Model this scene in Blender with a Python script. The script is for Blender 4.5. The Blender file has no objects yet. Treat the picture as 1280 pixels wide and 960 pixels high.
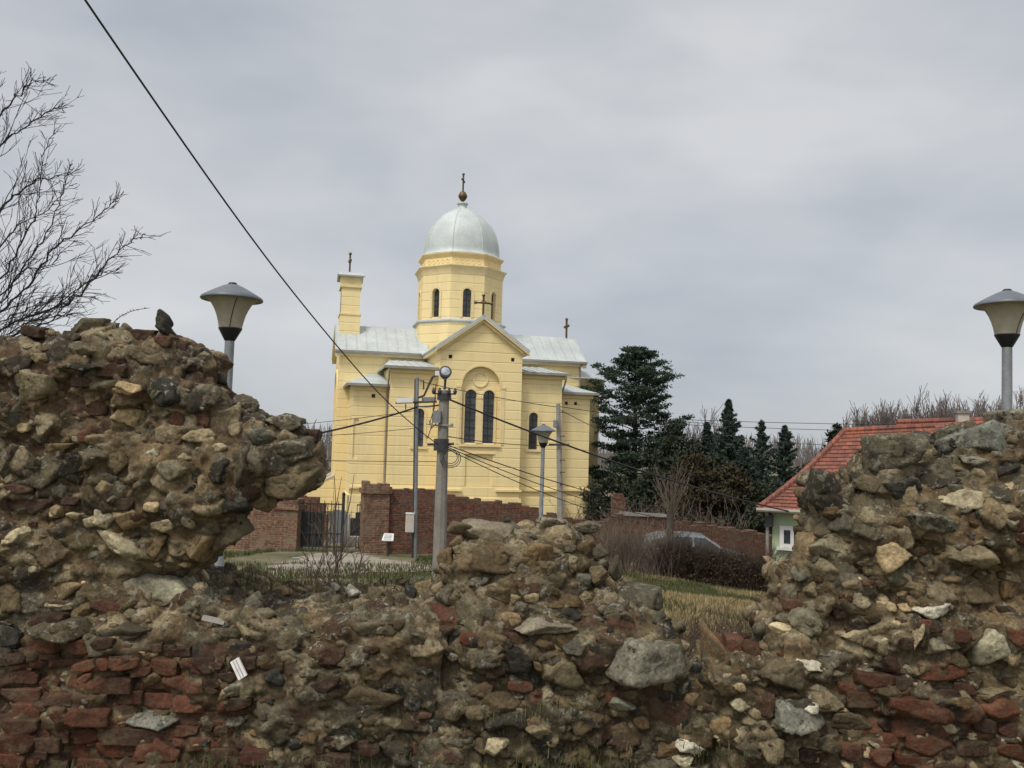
import bpy, bmesh, math, random
import numpy as np
from mathutils import Vector, Matrix
from mathutils.bvhtree import BVHTree
from mathutils.geometry import tessellate_polygon

S = bpy.context.scene
COL = S.collection
R = math.radians

# ------------------------------------------------------------------ camera
EYE = Vector((0.0, 0.0, 1.5))
FPX = 1070.0
cam_data = bpy.data.cameras.new("camera")
cam_data.sensor_width = 36.0
cam_data.lens = 36.0 * FPX / 1280.0
cam_data.clip_start = 0.05
cam_data.clip_end = 6000.0
cam = bpy.data.objects.new("camera", cam_data)
COL.objects.link(cam)
CROT = Matrix.Rotation(R(90 + 4.0), 3, 'X') @ Matrix.Rotation(R(1.5), 3, 'Z')
cam.matrix_world = Matrix.Translation(EYE) @ CROT.to_4x4()
S.camera = cam

# ------------------------------------------------------------------ world: overcast sky
SUN_EL, SUN_AZ = 56.0, 212.0          # azimuth: degrees clockwise from +Y; the glow is behind the camera, to the left
world = bpy.data.worlds.new("World")
S.world = world
world.use_nodes = True
wn, wl = world.node_tree.nodes, world.node_tree.links
for n in list(wn):
    wn.remove(n)
w_out = wn.new("ShaderNodeOutputWorld")
w_bg = wn.new("ShaderNodeBackground")
w_bg.inputs[1].default_value = 0.1
sky = wn.new("ShaderNodeTexSky")
sky.sky_type = 'NISHITA'
sky.sun_disc = False
sky.sun_elevation = R(SUN_EL)
sky.sun_rotation = R(SUN_AZ)
tc = wn.new("ShaderNodeTexCoord")
mp = wn.new("ShaderNodeMapping")
mp.inputs['Scale'].default_value = (1.0, 1.0, 2.3)
mp.inputs['Location'].default_value = (0.35, 0.1, 0.42)
wl.new(tc.outputs['Generated'], mp.inputs[0])
ns = wn.new("ShaderNodeTexNoise")
ns.inputs['Scale'].default_value = 2.3
ns.inputs['Detail'].default_value = 4.0
ns.inputs['Roughness'].default_value = 0.48
ns.inputs['Distortion'].default_value = 0.15
wl.new(mp.outputs[0], ns.inputs['Vector'])
rp = wn.new("ShaderNodeValToRGB")
rp.color_ramp.elements[0].position = 0.34
rp.color_ramp.elements[0].color = (0.368, 0.398, 0.444, 1)
rp.color_ramp.elements[1].position = 0.66
rp.color_ramp.elements[1].color = (0.580, 0.588, 0.600, 1)
wl.new(ns.outputs['Fac'], rp.inputs[0])
# overcast brightening towards the zenith and around the veiled sun
sep = wn.new("ShaderNodeSeparateXYZ")
wl.new(tc.outputs['Generated'], sep.inputs[0])
sd = Vector((math.sin(R(SUN_AZ)) * math.cos(R(SUN_EL)), math.cos(R(SUN_AZ)) * math.cos(R(SUN_EL)), math.sin(R(SUN_EL))))
dt = wn.new("ShaderNodeVectorMath"); dt.operation = 'DOT_PRODUCT'
wl.new(tc.outputs['Generated'], dt.inputs[0])
dt.inputs[1].default_value = sd
gl = wn.new("ShaderNodeMapRange")
gl.inputs['From Min'].default_value = 0.25
gl.inputs['From Max'].default_value = 1.0
gl.inputs['To Min'].default_value = 8.0
gl.inputs['To Max'].default_value = 17.0
wl.new(dt.outputs['Value'], gl.inputs[0])
ml = wn.new("ShaderNodeVectorMath"); ml.operation = 'SCALE'
wl.new(rp.outputs[0], ml.inputs[0])
wl.new(gl.outputs[0], ml.inputs['Scale'])
mx = wn.new("ShaderNodeMix"); mx.data_type = 'RGBA'
mx.inputs[0].default_value = 0.93
wl.new(sky.outputs[0], mx.inputs[6])
wl.new(ml.outputs[0], mx.inputs[7])
wl.new(mx.outputs[2], w_bg.inputs[0])
wl.new(w_bg.outputs[0], w_out.inputs[0])

sun_data = bpy.data.lights.new("sun", 'SUN')
sun_data.energy = 1.5
sun_data.angle = R(14)
sun_data.color = (1.0, 0.95, 0.87)
sun = bpy.data.objects.new("sun", sun_data)
COL.objects.link(sun)
sun.rotation_euler = (-sd).to_track_quat('-Z', 'Y').to_euler()

S.view_settings.view_transform = 'Standard'
S.view_settings.look = 'None'
S.view_settings.exposure = 0.53
S.view_settings.gamma = 1.0
S.cycles.max_bounces = 5
S.cycles.diffuse_bounces = 3
S.cycles.transparent_max_bounces = 8

# ------------------------------------------------------------------ helpers
def P(px, py, d):
    """a photograph pixel seen at distance d (metres along +Y) as a world point"""
    v = CROT @ Vector(((px - 640) / FPX, (480 - py) / FPX, -1.0))
    return EYE + v * (d / v.y)

def smooth(a, b, x):
    t = np.clip((np.asarray(x, float) - a) / (b - a), 0, 1)
    return t * t * (3 - 2 * t)

def ground_z(x, y):
    z = np.interp(y, [-50, 6, 10, 20, 25, 31, 45, 75, 150, 400, 4000],
                  [0.1, 0.0, -0.7, -1.62, -1.95, -2.55, -3.0, -3.05, -5, -9, -30])
    z = z - 0.55 * smooth(1.0, 8.0, x) * smooth(9, 22, y)
    return z + 0.05 * np.sin(np.asarray(x) * 0.9 + 1.3) * np.sin(np.asarray(y) * 0.7) * smooth(6, 10, y)

def gz(x, y):
    return float(ground_z(x, y))

def vh(ix, iy, iz, seed):
    h = (ix.astype(np.int64) * 374761393 + iy.astype(np.int64) * 668265263 + iz.astype(np.int64) * 2147483647 + seed * 974634777) & 0xFFFFFFFF
    h = ((h ^ (h >> 13)) * 1274126177) & 0xFFFFFFFF
    h = ((h ^ (h >> 16)) * 2246822519) & 0xFFFFFFFF
    h = h ^ (h >> 15)
    return (h & 0xFFFFFF) / float(0x1000000)

def vnoise(p, seed=0):
    i = np.floor(p).astype(np.int64)
    f = p - i
    u = f * f * (3 - 2 * f)
    x, y, z = i[:, 0], i[:, 1], i[:, 2]
    out = 0
    for dx in (0, 1):
        for dy in (0, 1):
            for dz in (0, 1):
                w = (u[:, 0] if dx else 1 - u[:, 0]) * (u[:, 1] if dy else 1 - u[:, 1]) * (u[:, 2] if dz else 1 - u[:, 2])
                out = out + w * vh(x + dx, y + dy, z + dz, seed)
    return out * 2 - 1

def fbm(p, octaves=4, seed=0, gain=0.5):
    a, s, o = 1.0, 1.0, 0
    for k in range(octaves):
        o = o + a * vnoise(p * s + 13.7 * k, seed + k)
        a *= gain
        s *= 2.03
    return o

def voro(p, seed=0):
    """F1, F2, cell hash, offset from the nearest site"""
    i = np.floor(p).astype(np.int64)
    n = len(p)
    f1 = np.full(n, 9.0); f2 = np.full(n, 9.0); hid = np.zeros(n); off = np.zeros((n, 3))
    for dx in (-1, 0, 1):
        for dy in (-1, 0, 1):
            for dz in (-1, 0, 1):
                c = i + np.array((dx, dy, dz))
                s = np.stack([c[:, a] + 0.1 + 0.8 * vh(c[:, 0], c[:, 1], c[:, 2], seed + 11 + a) for a in range(3)], 1)
                dv = p - s
                d = np.sqrt((dv * dv).sum(1))
                near = d < f1
                f2 = np.where(near, f1, np.minimum(f2, d))
                f1 = np.where(near, d, f1)
                hid = np.where(near, vh(c[:, 0], c[:, 1], c[:, 2], seed + 5), hid)
                off[near] = dv[near]
    return f1, f2, hid, off

def mesh_np(name, verts, faces, material=None, parent=None, loc=None, colors=None, smooth_shade=False, mats=None, midx=None):
    """faces: one (n,k) integer array or a list of them / of tuples"""
    verts = np.asarray(verts, np.float32)
    if loc is not None:
        verts = verts - np.asarray(loc, np.float32)
    groups = faces if isinstance(faces, list) and len(faces) and isinstance(faces[0], np.ndarray) else None
    me = bpy.data.meshes.new(name)
    if groups is None and isinstance(faces, np.ndarray):
        groups = [faces]
    if groups is not None:
        loops = np.concatenate([g.ravel() for g in groups]).astype(np.int32)
        sizes = np.concatenate([np.full(len(g), g.shape[1]) for g in groups]).astype(np.int32)
        me.vertices.add(len(verts))
        me.vertices.foreach_set('co', verts.ravel())
        me.loops.add(len(loops))
        me.loops.foreach_set('vertex_index', loops)
        me.polygons.add(len(sizes))
        starts = np.concatenate([[0], np.cumsum(sizes)[:-1]]).astype(np.int32)
        me.polygons.foreach_set('loop_start', starts)
        try:
            me.polygons.foreach_set('loop_total', sizes)
        except Exception:
            pass
        me.update(calc_edges=True)
    else:
        me.from_pydata([tuple(v) for v in verts], [], faces)
    me.validate()
    if colors is not None:
        a = me.color_attributes.new('Col', 'FLOAT_COLOR', 'POINT')
        a.data.foreach_set('color', np.asarray(colors, np.float32).ravel())
    for m in (mats or ([material] if material else [])):
        me.materials.append(m)
    if midx is not None:
        me.polygons.foreach_set('material_index', np.asarray(midx, np.int32))
    if smooth_shade:
        me.polygons.foreach_set('use_smooth', np.ones(len(me.polygons), bool))
    o = bpy.data.objects.new(name, me)
    COL.objects.link(o)
    if parent is not None:
        o.parent = parent
    elif loc is not None:
        o.location = loc
    return o

def tag(o, label=None, cat=None, group=None, kind=None):
    if label: o['label'] = label
    if cat: o['category'] = cat
    if group: o['group'] = group
    if kind: o['kind'] = kind
    return o

def thing(name, loc, label, cat, group=None, rotz=0.0):
    o = bpy.data.objects.new(name, None)
    o.empty_display_size = 0.2
    COL.objects.link(o)
    o.location = loc
    o.rotation_euler = (0, 0, rotz)
    return tag(o, label, cat, group)

class MB:
    """collects shapes into one mesh"""
    def __init__(self):
        self.v, self.f = [], []
    def add(self, vs, fs):
        n = len(self.v)
        self.v += [tuple(v) for v in vs]
        self.f += [tuple(i + n for i in f) for f in fs]
        return self
    def box(self, x0, x1, y0, y1, z0, z1):
        vs = [(x, y, z) for x in (x0, x1) for y in (y0, y1) for z in (z0, z1)]
        return self.add(vs, [(0, 1, 3, 2), (4, 6, 7, 5), (0, 4, 5, 1), (2, 3, 7, 6), (0, 2, 6, 4), (1, 5, 7, 3)])
    def hexa(self, a):
        """8 points: bottom loop 0-3, top loop 4-7"""
        return self.add(a, [(3, 2, 1, 0), (4, 5, 6, 7), (0, 1, 5, 4), (1, 2, 6, 5), (2, 3, 7, 6), (3, 0, 4, 7)])
    def slab(self, quad, t):
        """a quad (or triangle) thickened downwards by t"""
        q = [Vector(p) for p in quad]
        n = (q[1] - q[0]).cross(q[-1] - q[0]).normalized()
        if n.z < 0: n = -n
        k = len(q)
        vs = [tuple(p - n * t) for p in q] + [tuple(p) for p in q]
        return self.add(vs, [tuple(range(k))[::-1], tuple(range(k, 2 * k))] + [(i, (i + 1) % k, (i + 1) % k + k, i + k) for i in range(k)])
    def tube(self, pts, rad, sides=8, cap=True):
        pts = [Vector(p) for p in pts]
        rads = rad if isinstance(rad, (list, tuple)) else [rad] * len(pts)
        n0 = len(self.v)
        up = None
        for i, p in enumerate(pts):
            t = (pts[min(i + 1, len(pts) - 1)] - pts[max(i - 1, 0)]).normalized()
            if up is None:
                up = t.orthogonal().normalized()
            up = (up - t * up.dot(t))
            up = up.normalized() if up.length > 1e-6 else t.orthogonal().normalized()
            b = t.cross(up)
            for k in range(sides):
                a = 2 * math.pi * k / sides
                self.v.append(tuple(p + (up * math.cos(a) + b * math.sin(a)) * rads[i]))
        for i in range(len(pts) - 1):
            for k in range(sides):
                a, b_ = n0 + i * sides + k, n0 + i * sides + (k + 1) % sides
                self.f.append((a, b_, b_ + sides, a + sides))
        if cap:
            self.f.append(tuple(range(n0, n0 + sides))[::-1])
            e = n0 + (len(pts) - 1) * sides
            self.f.append(tuple(range(e, e + sides)))
        return self
    def lathe(self, prof, sides=24, c=(0, 0, 0), phase=0.0):
        n0 = len(self.v)
        for r, z in prof:
            for k in range(sides):
                a = 2 * math.pi * k / sides + phase
                self.v.append((c[0] + r * math.cos(a), c[1] + r * math.sin(a), c[2] + z))
        for i in range(len(prof) - 1):
            for k in range(sides):
                a, b_ = n0 + i * sides + k, n0 + i * sides + (k + 1) % sides
                self.f.append((a, b_, b_ + sides, a + sides))
        self.f.append(tuple(range(n0, n0 + sides))[::-1])
        e = n0 + (len(prof) - 1) * sides
        self.f.append(tuple(range(e, e + sides)))
        return self
    def prism(self, poly, to3, d0, d1):
        """poly in 2D extruded from depth d0 to d1; to3(u, v, d) gives the point"""
        k = len(poly)
        vs = [to3(u, v, d0) for u, v in poly] + [to3(u, v, d1) for u, v in poly]
        return self.add(vs, [tuple(range(k))[::-1], tuple(range(k, 2 * k))] + [(i, (i + 1) % k, (i + 1) % k + k, i + k) for i in range(k)])
    def panel(self, outer, holes, to3, d0, reveal):
        """flat panel at depth d0 with holes whose edges run in to d0 + reveal"""
        loops = [outer] + holes
        flat = [p for lp in loops for p in lp]
        tris = tessellate_polygon([[Vector((u, v, 0)) for u, v in lp] for lp in loops])
        self.add([to3(u, v, d0) for u, v in flat], [tuple(t) for t in tris])
        for h in holes:
            k = len(h)
            self.add([to3(u, v, d0) for u, v in h] + [to3(u, v, d0 + reveal) for u, v in h],
                     [(i, (i + 1) % k, (i + 1) % k + k, i + k) for i in range(k)])
        return self
    def build(self, name, material, parent=None, loc=None, smooth_shade=False):
        loc_ = loc
        vs = self.v
        o = None
        me = bpy.data.meshes.new(name)
        if loc_ is not None:
            l = Vector(loc_)
            vs = [(a - l.x, b - l.y, c - l.z) for a, b, c in vs]
        me.from_pydata(vs, [], self.f)
        me.validate()
        bm = bmesh.new()
        bm.from_mesh(me)
        bmesh.ops.recalc_face_normals(bm, faces=bm.faces)
        bm.to_mesh(me)
        bm.free()
        me.materials.append(material)
        if smooth_shade:
            me.polygons.foreach_set('use_smooth', np.ones(len(me.polygons), bool))
        o = bpy.data.objects.new(name, me)
        COL.objects.link(o)
        if parent is not None:
            o.parent = parent
        elif loc_ is not None:
            o.location = loc_
        return o

def arch(cx, z0, z1, w, n=12):
    """arched opening: width w, bottom z0, crown z1 (counter-clockwise)"""
    r = w / 2
    pts = [(cx - r, z0), (cx + r, z0)]
    for k in range(n + 1):
        a = math.pi * k / n
        pts.append((cx + r * math.cos(a), z1 - r + r * math.sin(a)))
    return pts

# ------------------------------------------------------------------ materials
def new_mat(name):
    m = bpy.data.materials.new(name)
    m.use_nodes = True
    nt = m.node_tree
    b = nt.nodes['Principled BSDF']
    return m, nt, b

def nd(nt, typ, **kw):
    n = nt.nodes.new(typ)
    for k, v in kw.items():
        setattr(n, k, v)
    return n

def pos(nt, local=False):
    if local:
        return nd(nt, 'ShaderNodeTexCoord').outputs['Object']
    return nd(nt, 'ShaderNodeNewGeometry').outputs['Position']

def noise(nt, vec, scale, detail=4, rough=0.55, dist=0.0):
    n = nd(nt, 'ShaderNodeTexNoise')
    n.inputs['Scale'].default_value = scale
    n.inputs['Detail'].default_value = detail
    n.inputs['Roughness'].default_value = rough
    n.inputs['Distortion'].default_value = dist
    nt.links.new(vec, n.inputs['Vector'])
    return n.outputs['Fac']

def rng(nt, v, a, b, c, d, clamp=True):
    n = nd(nt, 'ShaderNodeMapRange')
    n.clamp = clamp
    nt.links.new(v, n.inputs[0])
    for i, x in enumerate((a, b, c, d)):
        n.inputs[i + 1].default_value = x
    return n.outputs[0]

def mix(nt, fac, a, b, mode='MIX'):
    n = nd(nt, 'ShaderNodeMix', data_type='RGBA', blend_type=mode)
    for i, x in ((0, fac), (6, a), (7, b)):
        if isinstance(x, (int, float)): n.inputs[i].default_value = x
        elif isinstance(x, tuple): n.inputs[i].default_value = (*x, 1) if len(x) == 3 else x
        else: nt.links.new(x, n.inputs[i])
    return n.outputs[2]

def mathn(nt, op, a, b=0.0, clamp=False):
    n = nd(nt, 'ShaderNodeMath', operation=op)
    n.use_clamp = clamp
    for i, x in enumerate((a, b)):
        if isinstance(x, (int, float)): n.inputs[i].default_value = x
        else: nt.links.new(x, n.inputs[i])
    return n.outputs[0]

def bump(nt, b, h, strength=0.5, dist=0.01):
    n = nd(nt, 'ShaderNodeBump')
    n.inputs['Strength'].default_value = strength
    n.inputs['Distance'].default_value = dist
    nt.links.new(h, n.inputs['Height'])
    nt.links.new(n.outputs[0], b.inputs['Normal'])

def plain(name, col, rough=0.7, var=0.25, scale=3.0, metal=0.0, bmp=0.0, bscale=30.0, col2=None, local=False, fine=None):
    m, nt, b = new_mat(name)
    v = pos(nt, local)
    f = noise(nt, v, scale, 5)
    c2 = col2 or tuple(c * (1 - var) for c in col)
    c = mix(nt, rng(nt, f, 0.35, 0.65, 0, 1), col, c2)
    g = rng(nt, noise(nt, v, fine or scale * 9, 4), 0.3, 0.7, 1 - var * 0.6, 1 + var * 0.5)
    c = mix(nt, 1.0, c, g, 'MULTIPLY')
    nt.links.new(c, b.inputs['Base Color'])
    b.inputs['Roughness'].default_value = rough
    b.inputs['Metallic'].default_value = metal
    if bmp:
        bump(nt, b, noise(nt, v, bscale, 6), bmp, 0.01)
    return m

def leaf_mat(name, c1, c2, scale=0.8, rough=0.75):
    m, nt, b = new_mat(name)
    v = pos(nt)
    f = noise(nt, v, scale, 3)
    info = nd(nt, 'ShaderNodeNewGeometry').outputs['Random Per Island']
    k = mathn(nt, 'ADD', rng(nt, f, 0.3, 0.7, 0, 0.6), rng(nt, info, 0, 1, -0.1, 0.5), True)
    nt.links.new(mix(nt, k, c1, c2), b.inputs['Base Color'])
    b.inputs['Roughness'].default_value = rough
    b.inputs['Specular IOR Level'].default_value = 0.2
    return m

# rubble: base colour and lichen share come with the stone itself
def rock_material():
    m, nt, b = new_mat('rubble_stone')
    v = pos(nt)
    at = nd(nt, 'ShaderNodeVertexColor', layer_name='Col')
    n1 = noise(nt, v, 9.0, 8, 0.6)
    n2 = noise(nt, v, 70.0, 6, 0.65)
    n3 = noise(nt, v, 26.0, 7, 0.68, 0.4)
    n4 = noise(nt, v, 17.0, 7, 0.66, 0.6)
    c = mix(nt, 1.0, at.outputs[0], rng(nt, n1, 0.3, 0.7, 0.66, 1.34), 'MULTIPLY')
    c = mix(nt, 1.0, c, rng(nt, n2, 0.3, 0.7, 0.62, 1.38), 'MULTIPLY')
    # warm earthy stains
    c = mix(nt, rng(nt, n4, 0.50, 0.64, 0, 0.5), c, (0.072, 0.055, 0.034))
    lich = at.outputs[1]
    c = mix(nt, mathn(nt, 'MULTIPLY', rng(nt, n3, 0.545, 0.60, 0, 1), lich), c, (0.31, 0.288, 0.215))
    c = mix(nt, mathn(nt, 'MULTIPLY', rng(nt, noise(nt, v, 33.0, 7, 0.7, 0.3), 0.555, 0.60, 0, 1), lich), c, (0.030, 0.029, 0.026))
    c = mix(nt, mathn(nt, 'MULTIPLY', rng(nt, noise(nt, v, 5.0, 6, 0.6), 0.53, 0.66, 0, 0.6), lich), c, (0.080, 0.078, 0.040))
    nt.links.new(c, b.inputs['Base Color'])
    b.inputs['Roughness'].default_value = 0.92
    b.inputs['Specular IOR Level'].default_value = 0.15
    h = mathn(nt, 'ADD', noise(nt, v, 48.0, 9, 0.66), mathn(nt, 'MULTIPLY', noise(nt, v, 190.0, 5, 0.6), 0.35))
    bump(nt, b, h, 0.9, 0.012)
    return m

M = {}
M['rock'] = rock_material()

def brick_wall_mat(name, c1, c2, mortar, scale=1.0):
    m, nt, b = new_mat(name)
    tcn = nd(nt, 'ShaderNodeTexCoord').outputs['Object']
    sp = nd(nt, 'ShaderNodeSeparateXYZ'); nt.links.new(tcn, sp.inputs[0])
    cb = nd(nt, 'ShaderNodeCombineXYZ')
    nt.links.new(mathn(nt, 'ADD', sp.outputs[0], sp.outputs[1]), cb.inputs[0])
    nt.links.new(sp.outputs[2], cb.inputs[1])
    br = nd(nt, 'ShaderNodeTexBrick')
    br.inputs['Scale'].default_value = 1.0
    br.inputs['Brick Width'].default_value = 0.27 * scale
    br.inputs['Row Height'].default_value = 0.085 * scale
    br.inputs['Mortar Size'].default_value = 0.012
    br.inputs['Bias'].default_value = -0.1
    br.inputs['Color1'].default_value = (*c1, 1)
    br.inputs['Color2'].default_value = (*c2, 1)
    br.inputs['Mortar'].default_value = (*mortar, 1)
    wob = nd(nt, 'ShaderNodeVectorMath', operation='ADD')
    nt.links.new(cb.outputs[0], wob.inputs[0])
    nw = nd(nt, 'ShaderNodeTexNoise'); nw.inputs['Scale'].default_value = 3.0
    nt.links.new(tcn, nw.inputs['Vector'])
    sc = nd(nt, 'ShaderNodeVectorMath', operation='SCALE'); sc.inputs['Scale'].default_value = 0.06
    nt.links.new(nw.outputs['Color'], sc.inputs[0])
    nt.links.new(sc.outputs[0], wob.inputs[1])
    nt.links.new(wob.outputs[0], br.inputs['Vector'])
    n1 = noise(nt, tcn, 1.3, 6, 0.65)
    n2 = noise(nt, tcn, 9.0, 5, 0.6)
    c = mix(nt, 1.0, br.outputs[0], rng(nt, n2, 0.3, 0.7, 0.45, 1.5), 'MULTIPLY')
    c = mix(nt, rng(nt, n1, 0.52, 0.68, 0, 0.75), c, mortar)
    c = mix(nt, rng(nt, noise(nt, tcn, 2.1, 6, 0.6), 0.56, 0.66, 0, 0.7), c, tuple(x * 0.4 for x in c1))
    nt.links.new(c, b.inputs['Base Color'])
    b.inputs['Roughness'].default_value = 0.95
    h = mathn(nt, 'ADD', mathn(nt, 'MULTIPLY', br.outputs[1], -1.0), noise(nt, tcn, 14.0, 5))
    bump(nt, b, h, 0.8, 0.03)
    return m

def plaster_mat():
    m, nt, b = new_mat('yellow_render')
    v = nd(nt, 'ShaderNodeTexCoord').outputs['Object']
    sp = nd(nt, 'ShaderNodeSeparateXYZ'); nt.links.new(v, sp.inputs[0])
    f = mathn(nt, 'FRACT', mathn(nt, 'DIVIDE', sp.outputs[2], 0.56))
    groove = rng(nt, mathn(nt, 'ABSOLUTE', mathn(nt, 'SUBTRACT', f, 0.5)), 0.03, 0.075, 1, 0)
    mp_ = nd(nt, 'ShaderNodeMapping'); mp_.inputs['Scale'].default_value = (1, 1, 0.25)
    nt.links.new(v, mp_.inputs[0])
    n1 = noise(nt, mp_.outputs[0], 0.9, 6, 0.6)
    mp2 = nd(nt, 'ShaderNodeMapping'); mp2.inputs['Scale'].default_value = (2.6, 2.6, 0.16)
    nt.links.new(v, mp2.inputs[0])
    n5 = noise(nt, mp2.outputs[0], 1.1, 6, 0.65)
    c = mix(nt, rng(nt, n1, 0.35, 0.7, 0, 1), (0.85, 0.685, 0.355), (0.78, 0.62, 0.315))
    c = mix(nt, rng(nt, noise(nt, mp_.outputs[0], 4.0, 5, 0.6), 0.52, 0.75, 0, 0.35), c, (0.66, 0.52, 0.29))
    c = mix(nt, rng(nt, n5, 0.55, 0.74, 0, 0.34), c, (0.57, 0.455, 0.27))
    c = mix(nt, mathn(nt, 'MULTIPLY', groove, 0.13), c, (0.5, 0.36, 0.16))
    nt.links.new(c, b.inputs['Base Color'])
    b.inputs['Roughness'].default_value = 0.85
    b.inputs['Specular IOR Level'].default_value = 0.2
    bump(nt, b, mathn(nt, 'SUBTRACT', mathn(nt, 'MULTIPLY', noise(nt, v, 12, 4), 0.1), groove), 0.7, 0.025)
    return m

M['yellow'] = plaster_mat()
M['trim'] = plain('cream_trim', (0.80, 0.64, 0.34), 0.8, 0.12, 1.5)
M['metal_roof'] = plain('zinc_sheet', (0.51, 0.54, 0.52), 0.65, 0.18, 0.8, 0.05)
M['dome'] = plain('dome_sheet', (0.54, 0.575, 0.545), 0.55, 0.16, 0.9, 0.05, 0.15, 4.0)
M['gutter'] = plain('gutter_sheet', (0.30, 0.27, 0.22), 0.5, 0.2, 2.0)
M['gold'] = plain('dull_bronze', (0.12, 0.075, 0.03), 0.45, 0.3, 4.0, 0.4)
M['iron'] = plain('black_iron', (0.02, 0.02, 0.02), 0.6, 0.3, 5.0)
M['glass'] = plain('dark_glass', (0.060, 0.066, 0.074), 0.10, 0.55, 0.9)
M['brick'] = brick_wall_mat('old_brick', (0.170, 0.060, 0.033), (0.075, 0.031, 0.022), (0.125, 0.092, 0.062))
M['brick_pale'] = brick_wall_mat('weathered_brick', (0.21, 0.098, 0.058), (0.12, 0.062, 0.038), (0.21, 0.16, 0.105))
M['concrete'] = plain('pole_concrete', (0.25, 0.225, 0.19), 0.9, 0.25, 3.0, 0, 0.35, 40)
M['wood'] = plain('grey_pole_wood', (0.30, 0.275, 0.24), 0.85, 0.25, 4.0)
M['galv'] = plain('galvanised_steel', (0.245, 0.255, 0.255), 0.5, 0.25, 6.0, 0.3)
M['dark_steel'] = plain('dark_steel', (0.045, 0.042, 0.042), 0.5, 0.25, 6.0)
M['hat'] = plain('lamp_hat_paint', (0.135, 0.145, 0.16), 0.4, 0.2, 6.0)
M['collar'] = plain('lamp_collar_paint', (0.012, 0.012, 0.016), 0.4, 0.2, 6.0)
M['cable'] = plain('cable_rubber', (0.02, 0.02, 0.022), 0.7, 0.2, 5.0)
M['white'] = plain('white_enamel', (0.72, 0.70, 0.66), 0.5, 0.12, 3.0)
M['tan_paint'] = plain('beige_enamel', (0.52, 0.46, 0.38), 0.6, 0.15, 3.0)
M['bark'] = plain('grey_bark', (0.085, 0.07, 0.058), 0.9, 0.35, 3.0)
M['bark_dark'] = plain('dark_bark', (0.032, 0.026, 0.024), 0.9, 0.35, 3.0)
M['twig_pale'] = plain('pale_twigs', (0.21, 0.16, 0.115), 0.9, 0.3, 1.0)
M['twig_brown'] = plain('brown_twigs', (0.095, 0.06, 0.042), 0.9, 0.3, 1.0)
M['twig_far'] = plain('far_twigs', (0.20, 0.16, 0.14), 0.9, 0.25, 0.6)
M['pine'] = leaf_mat('pine_needles', (0.020, 0.038, 0.024), (0.058, 0.082, 0.048))
M['spruce'] = leaf_mat('spruce_needles', (0.024, 0.040, 0.030), (0.062, 0.085, 0.062))
M['thuja'] = leaf_mat('thuja_scales', (0.018, 0.026, 0.016), (0.045, 0.052, 0.028))
M['thuja_brown'] = leaf_mat('bronzed_scales', (0.028, 0.025, 0.013), (0.062, 0.046, 0.023))
M['grass'] = leaf_mat('grass_blades', (0.045, 0.062, 0.018), (0.115, 0.108, 0.045), 1.5)
M['dry_grass'] = leaf_mat('dry_grass_blades', (0.20, 0.155, 0.075), (0.34, 0.26, 0.13), 1.5)
M['green_wall'] = plain('pale_green_render', (0.42, 0.49, 0.31), 0.85, 0.12, 1.2)

def ground_mat():
    m, nt, b = new_mat('lawn_earth')
    v = pos(nt)
    n1 = noise(nt, v, 0.35, 6, 0.6)
    n2 = noise(nt, v, 3.0, 6, 0.65)
    n3 = noise(nt, v, 28.0, 5, 0.6)
    c = mix(nt, rng(nt, n1, 0.42, 0.58, 0, 1), (0.075, 0.088, 0.028), (0.19, 0.145, 0.075))
    c = mix(nt, rng(nt, n2, 0.5, 0.62, 0, 0.8), c, (0.085, 0.065, 0.042))
    c = mix(nt, 1.0, c, rng(nt, n3, 0.3, 0.7, 0.6, 1.4), 'MULTIPLY')
    nt.links.new(c, b.inputs['Base Color'])
    b.inputs['Roughness'].default_value = 0.95
    bump(nt, b, n3, 0.6, 0.04)
    return m
M['ground'] = ground_mat()
M['gravel'] = plain('pale_gravel', (0.34, 0.29, 0.225), 0.95, 0.35, 1.6, 0, 0.6, 20)

def tile_mat():
    m, nt, b = new_mat('red_roof_tile')
    v = pos(nt)
    n1 = noise(nt, v, 0.7, 5, 0.6)
    n2 = noise(nt, v, 5.0, 5, 0.6)
    c = mix(nt, rng(nt, n1, 0.35, 0.65, 0, 1), (0.275, 0.086, 0.050), (0.195, 0.068, 0.043))
    tco = nd(nt, 'ShaderNodeTexCoord').outputs['Object']
    br = nd(nt, 'ShaderNodeTexBrick')
    br.inputs['Scale'].default_value = 1.0; br.inputs['Brick Width'].default_value = 0.22; br.inputs['Row Height'].default_value = 0.1955
    br.inputs['Mortar Size'].default_value = 0.012
    br.inputs['Color1'].default_value = (1.25, 1.2, 1.1, 1); br.inputs['Color2'].default_value = (0.62, 0.66, 0.7, 1); br.inputs['Mortar'].default_value = (0.5, 0.5, 0.5, 1)
    nt.links.new(tco, br.inputs['Vector'])
    c = mix(nt, 1.0, c, br.outputs[0], 'MULTIPLY')
    c = mix(nt, rng(nt, noise(nt, v, 1.7, 6, 0.65), 0.56, 0.68, 0, 0.6), c, (0.10, 0.055, 0.038))
    c = mix(nt, 1.0, c, rng(nt, n2, 0.3, 0.7, 0.72, 1.25), 'MULTIPLY')
    nt.links.new(c, b.inputs['Base Color'])
    b.inputs['Roughness'].default_value = 0.75
    bump(nt, b, n2, 0.4, 0.02)
    return m
M['tile'] = tile_mat()

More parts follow.
